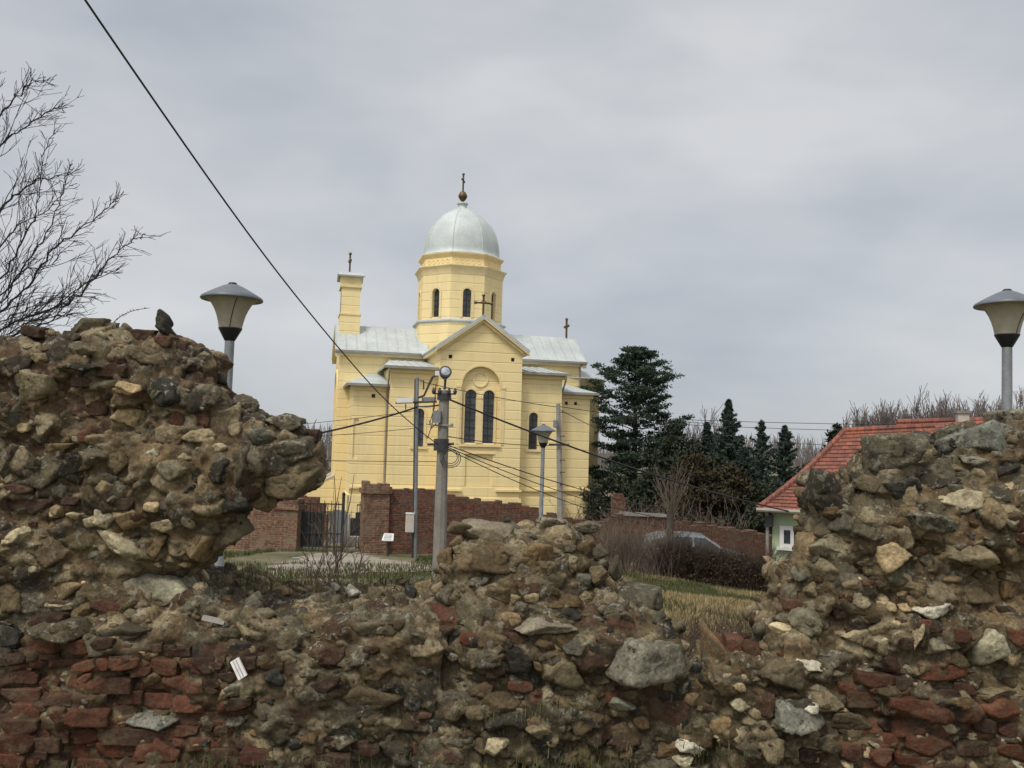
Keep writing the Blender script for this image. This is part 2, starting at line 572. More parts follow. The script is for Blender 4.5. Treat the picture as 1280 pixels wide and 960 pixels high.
# ================================================================== THE SETTING
def grid_axis(breaks):
    out = []
    for a, b, s in breaks:
        out += list(np.arange(a, b, s))
    return np.array(out + [breaks[-1][1]])
gx = grid_axis([(-2500, -200, 230), (-200, -30, 17), (-30, 30, 0.6), (30, 200, 17), (200, 2500, 230)])
gy = grid_axis([(-20, 2, 2), (2, 40, 0.5), (40, 100, 4), (100, 400, 30), (400, 4000, 360)])
GX, GY = np.meshgrid(gx, gy, indexing='ij')
GZ = ground_z(GX, GY)
nI, nJ = GX.shape
idx = np.arange(nI * nJ).reshape(nI, nJ)
quads = np.stack([idx[:-1, :-1], idx[1:, :-1], idx[1:, 1:], idx[:-1, 1:]], -1).reshape(-1, 4)
o = mesh_np('ground', np.stack([GX, GY, GZ], -1).reshape(-1, 3), quads, M['ground'], smooth_shade=True)
tag(o, kind='structure')

def ground_hit(px, py):
    a, b = 6.2, 200.0
    for _ in range(50):
        c = (a + b) / 2
        p = P(px, py, c)
        if p.z > gz(p.x, p.y): a = c
        else: b = c
    return P(px, py, a)

# gravel forecourt before the gate, draped on the slope
def draped(name, outline, material, lift=0.012, step=0.35):
    poly = [(p.x, p.y) for p in outline]
    xs = [p[0] for p in poly]; ys = [p[1] for p in poly]
    def inside(x, y):
        c = False
        for i in range(len(poly)):
            (x0, y0), (x1, y1) = poly[i], poly[i - 1]
            if (y0 > y) != (y1 > y) and x < (x1 - x0) * (y - y0) / (y1 - y0) + x0:
                c = not c
        return c
    bm = bmesh.new()
    cache = {}
    def vert(i, j):
        if (i, j) not in cache:
            x, y = min(xs) + i * step, min(ys) + j * step
            x += 0.12 * math.sin(y * 3.1 + x); y += 0.12 * math.sin(x * 2.7)
            cache[(i, j)] = bm.verts.new((x, y, gz(x, y) + lift))
        return cache[(i, j)]
    for i in range(int((max(xs) - min(xs)) / step) + 1):
        for j in range(int((max(ys) - min(ys)) / step) + 1):
            if inside(min(xs) + (i + .5) * step, min(ys) + (j + .5) * step):
                bm.faces.new([vert(i, j), vert(i + 1, j), vert(i + 1, j + 1), vert(i, j + 1)])
    me = bpy.data.meshes.new(name)
    bm.to_mesh(me); bm.free()
    me.materials.append(material)
    o_ = bpy.data.objects.new(name, me)
    COL.objects.link(o_)
    return tag(o_, kind='structure')

draped('path', [ground_hit(*q) for q in ((335, 712), (372, 697), (430, 690), (455, 691), (480, 699), (545, 709), (545, 715), (470, 716), (400, 722), (340, 724))], M['gravel'], 0.02, 0.25)

# ================================================================== THE RUINED WALL
def surface_nets(f, origin, h):
    s = f < 0
    nx, ny, nz = f.shape
    cnt = np.zeros((nx - 1, ny - 1, nz - 1), np.int8)
    for a in (0, 1):
        for b in (0, 1):
            for c in (0, 1):
                cnt += s[a:nx - 1 + a, b:ny - 1 + b, c:nz - 1 + c]
    act = np.argwhere((cnt > 0) & (cnt < 8))
    ids = np.full(cnt.shape, -1, np.int32)
    ids[act[:, 0], act[:, 1], act[:, 2]] = np.arange(len(act))
    acc = np.zeros((len(act), 3)); num = np.zeros(len(act))
    cs = [(a, b, c) for a in (0, 1) for b in (0, 1) for c in (0, 1)]
    for c0 in cs:
        for ax in range(3):
            if c0[ax]: continue
            c1 = list(c0); c1[ax] = 1
            v0 = f[act[:, 0] + c0[0], act[:, 1] + c0[1], act[:, 2] + c0[2]]
            v1 = f[act[:, 0] + c1[0], act[:, 1] + c1[1], act[:, 2] + c1[2]]
            cr = (v0 < 0) != (v1 < 0)
            t = np.where(cr, v0 / np.where(cr, v0 - v1, 1), 0)
            p = np.tile(np.array(c0, float), (len(act), 1)); p[:, ax] = t
            acc[cr] += p[cr]; num[cr] += 1
    verts = (act + acc / num[:, None]) * h + origin
    faces = []
    for ax in range(3):
        u, w = (ax + 1) % 3, (ax + 2) % 3
        a0 = [slice(1, -1)] * 3; a1 = [slice(1, -1)] * 3
        a0[ax] = slice(0, -1); a1[ax] = slice(1, None)
        e0, e1 = s[tuple(a0)], s[tuple(a1)]
        for flip in (False, True):
            e = np.argwhere((e0 & ~e1) if not flip else (~e0 & e1))
            off = np.ones(3, int); off[ax] = 0
            e = e + off
            q = []
            for du, dw in ((-1, -1), (0, -1), (0, 0), (-1, 0)):
                k = e.copy(); k[:, u] += du; k[:, w] += dw
                q.append(ids[k[:, 0], k[:, 1], k[:, 2]])
            q = np.stack(q if not flip else q[::-1], 1)
            faces.append(q)
    return verts, np.concatenate(faces)

def poly_sdf(poly, X, Z):
    d = np.full(X.shape, 1e9); ins = np.zeros(X.shape, bool)
    for i in range(len(poly)):
        (x0, z0), (x1, z1) = poly[i - 1], poly[i]
        ex, ez = x1 - x0, z1 - z0
        t = np.clip(((X - x0) * ex + (Z - z0) * ez) / (ex * ex + ez * ez + 1e-12), 0, 1)
        d = np.minimum(d, np.hypot(X - x0 - t * ex, Z - z0 - t * ez))
        c = ((z0 > Z) != (z1 > Z))
        xi = ex * (Z - z0) / (ez if abs(ez) > 1e-12 else 1e-12) + x0
        ins ^= c & (X < xi)
    return np.where(ins, -d, d)

def pxpoly(pts, d):
    return [(P(x, y, d).x, P(x, y, d).z) for x, y in pts]

PAL = {  # base colour, lichen share
    'p': ((0.40, 0.325, 0.195), 0.04), 'P': ((0.52, 0.47, 0.35), 0.02), 'q': ((0.250, 0.198, 0.115), 0.06),
    'g': ((0.106, 0.087, 0.055), 0.5), 'l': ((0.215, 0.190, 0.135), 0.75), 'd': ((0.040, 0.036, 0.028), 0.4),
    't': ((0.180, 0.135, 0.074), 0.04), 'b': ((0.112, 0.047, 0.028), 0.02), 'B': ((0.066, 0.036, 0.023), 0.06),
    'm': ((0.104, 0.073, 0.039), 0.08), 's': ((0.125, 0.108, 0.072), 0.4)}

def core(name, comps, x0, x1, parent, loc, seed, h=0.0115, redness=None):
    """the mortared core of one fragment: front faces, tops and flanks of the mass, then stones pushed out of it"""
    ax_x = np.arange(x0, x1, h); ax_y = np.arange(3.55, 5.95, h * 1.0); ax_z = np.arange(-0.25, 2.35, h)
    X, Z = np.meshgrid(ax_x, ax_z, indexing='ij')
    wob = np.stack([X.ravel(), np.zeros(X.size), Z.ravel()], 1)
    n_low = fbm(wob * 3.2, 3, seed + 3).reshape(X.shape)
    n_mid = fbm(wob * 8.0, 3, seed + 4).reshape(X.shape)
    n_ledge = np.tanh(3.0 * fbm(wob * np.array([1.6, 1, 7.0]), 2, seed + 6)).reshape(X.shape)
    f = np.full((len(ax_x), len(ax_y), len(ax_z)), 9.0, np.float32)
    for c in comps:
        d2 = poly_sdf(c['poly'], X, Z) + 0.022 * n_mid + 0.02 * n_low
        s = -d2
        yf = c['y'] + c.get('batter', 0.08) * (Z - 0.6) + c.get('round', 0.10) * np.exp(-np.maximum(s, 0) / 0.07) - 0.06 * n_low * c.get('rough', 1) - 0.018 * n_mid - 0.030 * n_ledge
        for zc, amt, wid in c.get('ledge', []):
            yf = yf - amt * smooth(zc + wid, zc - wid, Z)
        yb = np.minimum(yf + c.get('tmin', 0.25) + c.get('k', 1.4) * np.maximum(s, 0), c['yb'] + 0.08 * n_low)
        for j, y in enumerate(ax_y):
            g = np.maximum(np.maximum(d2, yf - y), y - yb)
            f[:, j, :] = np.minimum(f[:, j, :], g)
    v, q = surface_nets(f, np.array([ax_x[0], ax_y[0], ax_z[0]]), h)
    del f
    # vertex normals
    fn = np.cross(v[q[:, 2]] - v[q[:, 0]], v[q[:, 3]] - v[q[:, 1]])
    vn = np.zeros_like(v)
    for k in range(4):
        np.add.at(vn, q[:, k], fn)
    for _ in range(2):
        sm = np.zeros_like(vn); 
        fa = (vn[q[:, 0]] + vn[q[:, 1]] + vn[q[:, 2]] + vn[q[:, 3]])
        for k in range(4):
            np.add.at(sm, q[:, k], fa)
        vn = sm
    vn /= np.linalg.norm(vn, axis=1, keepdims=True) + 1e-9
    if vn[np.argmin(v[:, 1]), 1] > 0:
        vn = -vn
        q = q[:, ::-1]
    wv = v + 0.03 * np.stack([fbm(v * 7, 2, seed + 30), fbm(v * 7, 2, seed + 31), fbm(v * 7, 2, seed + 32)], 1)
    red = redness(v) if redness else np.zeros(len(v))
    # random rubble at two sizes, brick-like courses where the wall still has its brick facing
    f1, f2, hid, off = voro(wv / np.array([0.135, 0.12, 0.085]), seed + 40)
    g1, g2, gid, goff = voro(wv / np.array([0.052, 0.05, 0.036]), seed + 50)
    wb = v + 0.012 * np.stack([fbm(v * 9, 2, seed + 33), fbm(v * 9, 2, seed + 34), fbm(v * 9, 2, seed + 35)], 1)
    row = np.floor(wb[:, 2] / 0.083)
    cell = np.floor(wb[:, 0] / 0.165 + 0.5 * (row % 2) + 0.35 * vh(row.astype(int), row.astype(int), row.astype(int), seed))
    bz = np.abs(wb[:, 2] / 0.083 - row - 0.5) * 0.083
    bx = np.abs(wb[:, 0] / 0.165 + 0.5 * (row % 2) + 0.35 * vh(row.astype(int), row.astype(int), row.astype(int), seed) - cell - 0.5) * 0.165
    bid = vh(cell.astype(int), row.astype(int), row.astype(int), seed + 77)
    bh = smooth(0.0, 0.012, np.minimum(0.034 - bz, 0.074 - bx))
    big = (hid > 0.34) * smooth(0.02, 0.13, f2 - f1)
    tilt = np.stack([vh((hid * 9999).astype(int), (hid * 77).astype(int), (hid * 5).astype(int), seed + k) - 0.5 for k in range(3)], 1)
    disp = big * (0.006 + 0.040 * (hid - 0.34)) + big * (off * tilt).sum(1) * 0.085
    small = (gid > 0.4) * smooth(0.04, 0.3, g2 - g1)
    disp2 = small * (0.004 + 0.013 * (gid - 0.4))
    isb = (red > vh((bid * 999).astype(int), (bid * 7919).astype(int), cell.astype(int), seed + 8)) & (vn[:, 1] < -0.35)
    disp = np.where(isb, bh * (0.004 + 0.020 * bid), disp + disp2 * (1 - big))
    disp = disp + 0.016 * fbm(v * 13, 4, seed + 60) + 0.006 * fbm(v * 45, 3, seed + 61)
    # pits where stones have fallen out
    pit = voro(v / 0.21, seed + 90)
    disp -= (pit[2] > 0.78) * smooth(0.42, 0.12, pit[0]) * 0.05 * (1 - red)
    v2 = v + vn * disp[:, None]
    # colour of what is there: mortar, stones, brick
    m_ = np.array(PAL['m'][0])
    tone = fbm(v * 2.2, 4, seed + 70)[:, None]
    col = np.tile(m_, (len(v), 1)) * (1 + 0.28 * tone)
    sandy = smooth(-0.15, 0.5, fbm(v * 3.1 + 5, 3, seed + 71))[:, None]
    col = col * (1 - 0.6 * sandy) + np.array((0.238, 0.162, 0.082)) * 0.6 * sandy
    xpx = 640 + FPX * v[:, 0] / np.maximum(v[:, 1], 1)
    rt = (smooth(1.45, 1.75, v[:, 2] + 0.12 * tone[:, 0]) * smooth(420, 330, xpx) * .7)[:, None]
    col = col * (1 - rt) + np.array((0.088, 0.050, 0.033)) * rt
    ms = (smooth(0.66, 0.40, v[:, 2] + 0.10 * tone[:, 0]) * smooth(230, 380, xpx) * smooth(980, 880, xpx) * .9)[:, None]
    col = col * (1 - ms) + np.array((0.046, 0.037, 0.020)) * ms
    stone_cols = np.array([PAL['g'][0], PAL['d'][0], PAL['q'][0], PAL['t'][0], PAL['s'][0], PAL['m'][0], PAL['B'][0], PAL['q'][0]])
    kk = ((hid * 1731) % 1 * 8).astype(int)
    col = col * (1 - big[:, None] * 0.85) + stone_cols[kk] * big[:, None] * 0.85
    kk2 = ((gid * 911) % 1 * 8).astype(int)
    sm_ = (small * (1 - big))[:, None] * 0.8
    col = col * (1 - sm_) + stone_cols[kk2] * sm_
    bc = np.where((bid > 0.45)[:, None], np.array(PAL['b'][0]) * (0.55 + 0.6 * bid[:, None]), np.array(PAL['B'][0]))
    mb_ = (isb * bh)[:, None] * 0.9
    col = col * (1 - mb_) + bc * mb_
    lich = 0.18 + 0.5 * big * ((hid * 577) % 1) + 0.35 * smooth(0.2, 0.8, vn[:, 2])
    lich = np.where(isb, 0.06, lich)
    lich = lich * np.clip(1 - red, 0.15, 1)
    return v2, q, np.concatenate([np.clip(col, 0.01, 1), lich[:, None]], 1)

_ico = {}
def ico(sub):
    if sub not in _ico:
        bm = bmesh.new()
        bmesh.ops.create_icosphere(bm, subdivisions=sub, radius=1)
        vv = np.array([v.co[:] for v in bm.verts]); ff = np.array([[v.index for v in f.verts] for f in bm.faces])
        bm.free()
        _ico[sub] = (vv / np.linalg.norm(vv, axis=1, keepdims=True), ff)
    return _ico[sub]

_cub = {}
def cube_grid(n):
    if n not in _cub:
        bm = bmesh.new()
        bmesh.ops.create_cube(bm, size=2)
        bmesh.ops.subdivide_edges(bm, edges=bm.edges[:], cuts=n, use_grid_fill=True)
        bmesh.ops.triangulate(bm, faces=bm.faces[:])
        vv = np.array([v.co[:] for v in bm.verts]); ff = np.array([[v.index for v in f.verts] for f in bm.faces])
        bm.free()
        _cub[n] = (vv / np.linalg.norm(vv, axis=1, keepdims=True), ff)
    return _cub[n]

def rock(w, h, d, rot, seed, sub=3, kind='p'):
    """one stone or brick about the origin, w wide, h high, d deep"""
    r_ = np.random.RandomState(seed)
    dirs, ff = ico(sub)
    box = kind in 'bB'
    def cut(nv, dd):
        nonlocal rad
        nv = np.asarray(nv, float); nv = nv / np.linalg.norm(nv)
        c = dirs @ nv
        rad = np.minimum(rad, np.where(c > 0.05, dd / np.maximum(c, 0.05), 9))
    if box:
        dirs, ff = cube_grid(10 if sub > 3 else 7)
        rad = 1.0 / np.abs(dirs).max(1)
        for _ in range(8):
            cut(np.sign(r_.normal(size=3)) * r_.uniform(0.25, 1, 3), r_.uniform(1.0, 1.5))
    else:
        # a split shard: four to six side faces, one or two tilted front faces, a broken back
        rad = np.full(len(dirs), 1.55)
        ns_ = r_.randint(4, 7)
        a0 = r_.uniform(0, 6.28)
        for k in range(ns_):
            a = a0 + 2 * math.pi * (k + r_.uniform(-.33, .33)) / ns_
            cut((math.cos(a), r_.uniform(-.55, .3), math.sin(a)), r_.uniform(.62, 1.0))
        cut((r_.uniform(-.4, .4), -1, r_.uniform(-.35, .35)), r_.uniform(.42, .62))
        cut((r_.uniform(-.9, .9), -1, r_.uniform(-.9, .9)), r_.uniform(.55, .75))
        cut((r_.uniform(-.3, .3), 1, r_.uniform(-.3, .3)), .8)
        cut(r_.normal(size=3), r_.uniform(.6, .9))
    p = dirs * rad[:, None]
    p -= (p.max(0) + p.min(0)) / 2
    p /= np.abs(p).max(0)
    p = p * np.array([w, d, h]) / 2
    size = (w * h * d) ** (1 / 3)
    q = p / size + r_.uniform(-50, 50, 3)
    amp = 0.034 if not box else 0.026
    thin_line = np.abs(fbm(q * 2.2, 2, seed + 4))  # thin cracks sunk into split stone
    p = p + dirs * (size * (amp * 0.8 * fbm(q * 2.6, 2, seed) + amp * 0.6 * fbm(q * 8.5, 3, seed + 9) - (0 if box else 0.05) * smooth(.12, .0, thin_line)))[:, None]
    a = R(rot); ca, sa = math.cos(a), math.sin(a)
    p = np.stack([p[:, 0] * ca - p[:, 2] * sa, p[:, 1], p[:, 0] * sa + p[:, 2] * ca], 1)
    b = r_.uniform(-0.25, 0.25) if not box else r_.uniform(-0.08, 0.08)
    cb, sb = math.cos(b), math.sin(b)
    p = np.stack([p[:, 0] * cb - p[:, 1] * sb, p[:, 0] * sb + p[:, 1] * cb, p[:, 2]], 1)
    base, lich = PAL[kind]
    t = 1 + 0.16 * r_.normal() + 0.16 * fbm(q * 1.7, 3, seed + 3)
    warm = 0.06 * r_.normal()
    col = np.array(base)[None, :] * t[:, None] * np.array([1 + warm, 1, 1 - warm])[None, :]
    if box:      # lime and dirt still sticking to the old bricks
        dk = (smooth(.05, .7, fbm(q * 3.1, 3, seed + 21)) * .6)[:, None]
        col = col * r_.uniform(.6, 1.2) * (1 - dk) + np.array((0.105, 0.080, 0.050)) * dk
    li = np.clip(lich * (1 + 0.5 * r_.normal()), 0, 1)
    return p, ff, np.concatenate([np.clip(col, 0.01, 0.8), np.full((len(p), 1), li)], 1)

def parse(txt):
    out = []
    for t in txt.replace('\n', ' ').split(';'):
        t = t.strip()
        if t:
            a = t.split(',')
            out.append((float(a[0]), float(a[1]), float(a[2]), float(a[3]), a[4].strip(), float(a[5]) if len(a) > 5 else 0.0))
    return out

EYE_T = EYE
def hit_or(bvh, px, py, d):
    p = P(px, py, d)
    r_ = bvh.ray_cast(EYE, (p - EYE).normalized())
    return r_[0] if r_[0] is not None else None

def fragment(name, label, comps, x0, x1, stones, filler, seed, redness, base_px):
    loc = P(base_px, 955, 4.2); loc.z = gz(loc.x, loc.y)
    root = thing(name, loc, label, 'ruined wall')
    v, q, col = core('rubble_core', comps, x0, x1, root, loc, seed, redness=redness)
    keep = v[:, 1] < 4.9
    bvh = BVHTree.FromPolygons([Vector(a) for a in v], [tuple(a) for a in q[keep[q].all(1)]])
    rs = random.Random(seed)
    V, Q4, Q3, C = [v], [q], [], [col]
    nv = len(v)
    # small stones bedded in the core
    for (xa, ya, xb, yb, num, kinds, smin, smax) in filler:
        for _ in range(num):
            px, py = rs.uniform(xa, xb), rs.uniform(ya, yb)
            hp = hit_or(bvh, px, py, 4)
            if hp is None: continue
            s = hp.y / FPX
            w = smin + (smax - smin) * rs.random() ** 2.2
            hgt = w * rs.uniform(0.4, 0.9)
            k = rs.choice(kinds)
            if k in 'bB': hgt = min(hgt, w * 0.5)
            p, ff, c = rock(w * s, hgt * s, w * s * rs.uniform(0.6, 1), rs.uniform(-40, 40) if k not in 'bB' else rs.uniform(-8, 8), rs.randint(0, 10 ** 6), 3 if w > 13 else 2, k)
            p = p + np.array([hp.x, hp.y + w * s * rs.choice([.14, .24, .28]), hp.z])
            V.append(p); Q3.append(ff + nv); C.append(c); nv += len(p)
    mesh_np('rubble_core', np.concatenate(V), [np.concatenate(Q4)] + ([np.concatenate(Q3)] if Q3 else []), M['rock'], root, loc, np.concatenate(C))
    for i, (px, py, w, h_, k, rot) in enumerate(stones):
        hp = hit_or(bvh, px, py, 4)
        if hp is None:
            hp = hit_or(bvh, px, py + 0.6 * h_, 4) or hit_or(bvh, px - 0.6 * w, py, 4)
            if hp is None: hp = P(px, py, 4.15)
            else: hp = P(px, py, hp.y)
        s = hp.y / FPX
        flush = k not in 'bBpPl' and (i * 37) % 10 < 6
        W, H = w * s * (1.16 if flush else 1.06), h_ * s * (1.18 if flush else 1.08)
        D = min(max(0.8 * W, 1.1 * H, 0.07), 0.26) if k not in 'bB' else 0.13
        big = w * h_ > 1000
        p, ff, c = rock(W, H, D, -rot, seed * 1000 + i, 4 if w * h_ > 500 else 3, k)
        p = p + np.array([hp.x, hp.y + D * (0.37 if k in 'bB' else 0.34 if flush else 0.20), hp.z])
        o_ = mesh_np('brick' if k in 'bB' else 'stone', p, ff, M['rock'], root, loc, c)
    return root, bvh

LEFT_ST = parse("""
42,482,46,38,p;98,585,37,42,d;55,587,50,42,g,10;158,522,54,38,p,-6;125,552,36,22,q;163,486,36,15,p,5;247,545,38,18,p;273,560,19,12,p;
230,573,17,13,p;15,520,30,32,g;53,532,26,26,q;110,510,46,18,B;68,641,15,14,p;92,645,22,11,p;115,652,25,16,p;133,648,27,22,p;
160,647,32,30,q,-20;190,633,24,14,p;208,657,38,17,p;235,655,20,14,q,30;17,672,36,20,p,-20;150,683,66,30,p,35;187,684,36,34,t;
280,662,38,50,t,8;247,682,40,42,t;300,578,33,54,g;350,566,62,34,s,-10;362,600,62,42,t,6;350,528,52,24,g;392,568,24,34,g;290,627,36,36,d;
207,490,36,36,d;253,497,33,30,g;187,443,62,28,s,8;110,407,40,22,g;40,415,22,14,B;170,419,46,13,B;205,427,20,13,B;220,523,18,16,b;
252,525,17,16,b;100,460,52,13,d;107,438,30,16,q;60,434,34,16,s;222,432,24,12,B;145,580,32,32,t;190,566,30,28,t;215,590,42,26,t;
255,607,26,30,q;40,633,52,17,B;23,612,32,12,B;152,630,28,15,B;75,560,40,14,t;20,455,34,22,d;140,462,34,18,B;258,492,28,20,s;
305,505,30,24,g;325,545,34,26,s;240,452,24,13,s;75,470,24,18,m;205,540,34,26,q;110,545,20,14,b;130,610,24,18,q;270,590,24,30,d;
230,455,30,18,q;290,540,20,24,q;10,580,18,40,g;320,625,36,28,t;385,545,22,16,B;370,540,26,18,s;200,402,15,32,d,-24;
65,739,68,36,q;72,759,46,13,p;196,736,88,52,p,8;139,760,46,17,b;103,763,26,24,t;14,742,24,38,t;65,792,72,28,g;162,790,64,26,g;
17,797,38,28,d;57,775,38,12,B;316,756,20,24,s;255,726,10,22,p;282,792,36,13,s;296,863,32,24,l;388,840,30,13,s;180,897,96,20,l;
184,818,24,11,p;426,925,44,20,g;418,753,17,16,t;350,742,20,14,q;470,790,60,26,g,10;360,800,34,22,g;440,820,48,22,g;
457,880,98,40,g,6;350,905,60,26,g;497,752,24,18,t;512,746,14,22,d;531,735,26,20,t;470,745,18,22,t;300,815,36,22,d;470,845,36,20,m;520,800,34,30,g;510,905,50,28,m;330,770,26,14,q;
107,809,46,16,b;52,820,42,14,B;107,832,30,13,b;129,830,14,14,b;155,830,34,14,b;198,833,46,18,b;254,832,24,18,B;339,832,26,14,B;
141,856,44,19,b;225,854,40,17,b;107,848,16,12,b;27,870,44,17,b;165,871,28,15,b;201,875,38,17,b;237,880,36,18,b;31,845,32,16,b;10,887,20,14,B;
34,888,30,16,b;72,895,20,14,b;108,897,48,19,b;258,894,38,14,b;295,895,22,15,b;26,911,38,20,b;55,912,18,16,b;76,916,24,21,b;112,918,42,19,b;
182,921,96,18,B;19,931,38,20,b;52,931,42,16,B;98,936,50,17,b;148,937,48,16,b;196,941,50,18,b;285,943,42,14,b;325,946,44,17,b;409,820,38,18,B;405,856,36,15,B;412,951,46,16,B;60,855,28,14,b;75,874,32,15,B;20,825,26,14,B;
285,848,20,13,B;300,880,28,14,B;15,952,30,18,b;60,955,44,16,B;120,956,40,14,b
""")
MID_ST = parse("""
607,667,66,28,l,4;570,682,16,22,t;615,707,62,42,m;637,694,26,30,t,20;667,698,54,36,t,-18;656,713,30,26,s;697,672,32,24,q,-25;731,686,32,30,m;
746,720,24,26,t;712,702,20,12,q;589,727,48,20,s,-8;671,728,30,15,s,-10;697,728,22,18,s;592,768,46,40,t,25;645,749,18,14,q;679,782,94,18,l,-3;
712,771,34,18,d;767,766,26,24,s;592,799,30,14,b;619,799,26,16,t;645,798,30,14,b;799,756,58,44,g,6;641,824,68,30,d;690,812,24,16,q;716,811,28,20,s;
703,839,50,44,t;808,829,100,50,l,-3;767,880,54,20,p;791,869,28,18,t;832,880,54,62,B;688,874,22,30,p,10;626,884,50,30,m;594,895,22,16,t;
622,934,30,20,p;675,917,36,18,t;716,866,30,12,t;560,705,22,30,m;690,655,42,14,l;735,660,34,16,s;575,660,30,14,g;655,658,26,12,q;625,745,40,20,m;
690,752,60,22,m;560,745,24,26,s;730,745,28,20,q;745,800,30,24,g;570,840,40,22,g;600,865,30,22,m;650,860,30,16,b;560,880,34,24,g;660,905,36,20,m;
750,850,26,20,m;730,905,40,26,m;780,920,40,22,m;835,935,38,22,m;570,925,40,22,g;720,940,36,20,m;770,710,16,30,g;820,775,26,20,g;845,790,24,20,g;
558,945,40,14,B;620,840,22,14,B;640,690,20,16,q;600,690,26,18,t;665,748,18,14,q;610,770,22,18,s,30;640,775,24,16,q;730,725,24,18,s;750,690,24,18,s
""")
RIGHT_ST = parse("""
1044,617,44,52,d;1133,567,84,48,g;1235,552,96,48,l,-3;1099,629,58,30,g,22;1164,651,90,27,l,8;1200,622,54,28,p,-4;1265,610,22,24,p,20;1241,641,38,40,q,10;
1217,690,70,34,q,18;1271,692,28,34,t;1121,692,54,38,p,-12;1042,685,48,28,q,8;1066,658,54,42,g;1012,690,22,44,t,32;1030,718,36,24,g;1056,711,32,22,s;
1018,740,20,24,q;1075,747,30,24,q,10;1102,752,17,20,p;1128,743,20,10,p;1138,759,28,11,p;1138,732,34,14,t;1210,742,64,22,t,-4;1164,764,44,18,P,-4;
1008,776,54,38,q,14;979,788,28,16,p,10;1075,797,58,24,p,-6;1147,792,14,36,p,32;1178,807,46,28,p;1236,809,46,42,p;1266,819,28,32,q;977,838,60,38,g,8;
1018,831,50,14,P,16;1047,840,34,12,p;931,881,36,14,p;953,891,28,18,q;1003,900,68,34,l,16;1013,886,24,10,P;1066,905,60,30,m;1085,941,18,16,p,30;1186,912,28,16,p,12;
1241,865,68,19,t;1100,575,40,34,g,-20;1175,590,44,30,g;1085,605,34,22,s;1130,610,50,24,d;1180,605,50,20,d;1260,585,40,22,d;1150,690,24,20,m;1090,665,40,26,g;
1036,668,26,20,m;1040,640,18,14,m;1014,715,30,24,t;992,745,20,24,s;1065,730,26,12,t;1180,690,26,24,m;1225,720,40,16,m;1265,740,30,26,m;1090,775,24,14,m;
945,862,26,14,t;910,860,30,20,m;900,905,30,24,t;925,925,32,22,m;985,940,40,22,m;1035,935,34,20,g;1115,870,30,18,m;1180,860,22,14,t;1205,880,26,16,m;
894,822,14,70,m;930,840,34,36,m;960,812,20,14,t;990,870,26,14,m;1025,862,24,14,q;1200,545,40,24,g,-22;1262,522,50,24,l,-15;1150,548,30,18,g;1110,555,28,16,s;
1220,575,30,12,l;1030,598,20,12,g;982,776,24,20,s;955,790,22,20,g;1050,770,20,14,m;1270,650,22,18,m;1130,655,22,16,m;1190,720,30,14,t;1255,770,26,14,t;
998,757,32,14,b;1176,840,56,17,b;1094,852,42,18,b;1114,831,20,20,B;1085,874,50,18,B;1150,886,66,22,b;1248,886,48,23,b;1265,912,34,16,b;1162,931,54,22,b;1114,927,20,18,b;
1099,946,26,20,b;1267,941,40,20,b;1147,953,52,14,b;1205,795,20,14,b;1270,797,24,18,b;941,819,20,22,b;898,807,22,16,b;920,807,20,18,b;965,864,26,14,B;1063,943,26,18,b;
1229,907,26,16,B;1215,935,34,16,B;1110,905,30,14,B;1015,945,30,16,B;1205,860,26,14,b;1130,855,20,14,B;1275,655,20,22,B;1050,765,18,14,B;1185,870,26,14,B;1240,925,22,12,B
""")

def red_left(v):
    xpx = 640 + FPX * v[:, 0] / v[:, 1]
    return smooth(0.62, 0.42, v[:, 2]) * smooth(420, 250, xpx) * 0.9 + 0.12 * smooth(0.9, 0.4, v[:, 2])
def red_mid(v):
    return 0.05 * np.ones(len(v))
def red_right(v):
    xpx = 640 + FPX * v[:, 0] / v[:, 1]
    return smooth(0.52, 0.32, v[:, 2]) * smooth(1020, 1090, xpx) * 0.75

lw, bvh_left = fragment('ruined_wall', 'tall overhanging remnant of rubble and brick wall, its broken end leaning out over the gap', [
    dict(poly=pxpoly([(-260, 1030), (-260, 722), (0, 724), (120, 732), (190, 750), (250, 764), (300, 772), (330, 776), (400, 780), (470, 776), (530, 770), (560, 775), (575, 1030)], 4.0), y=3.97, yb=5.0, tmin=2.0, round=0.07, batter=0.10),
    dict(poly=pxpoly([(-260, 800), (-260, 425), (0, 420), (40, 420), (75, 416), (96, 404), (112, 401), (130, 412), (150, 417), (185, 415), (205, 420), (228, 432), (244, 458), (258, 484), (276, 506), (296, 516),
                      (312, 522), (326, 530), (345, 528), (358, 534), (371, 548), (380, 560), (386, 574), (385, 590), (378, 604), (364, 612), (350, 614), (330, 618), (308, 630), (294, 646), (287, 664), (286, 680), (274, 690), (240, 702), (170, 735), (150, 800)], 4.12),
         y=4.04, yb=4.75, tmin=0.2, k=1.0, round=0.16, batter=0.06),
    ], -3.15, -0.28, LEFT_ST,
    [(0, 410, 400, 700, 230, 'qqtgsdmpBt', 7, 24), (0, 700, 540, 800, 130, 'tqpsgmt', 4, 20), (0, 790, 300, 955, 130, 'bBBBmtqm', 8, 30), (250, 780, 560, 955, 150, 'ggsdmBtm', 5, 32)], 3, red_left, 200)
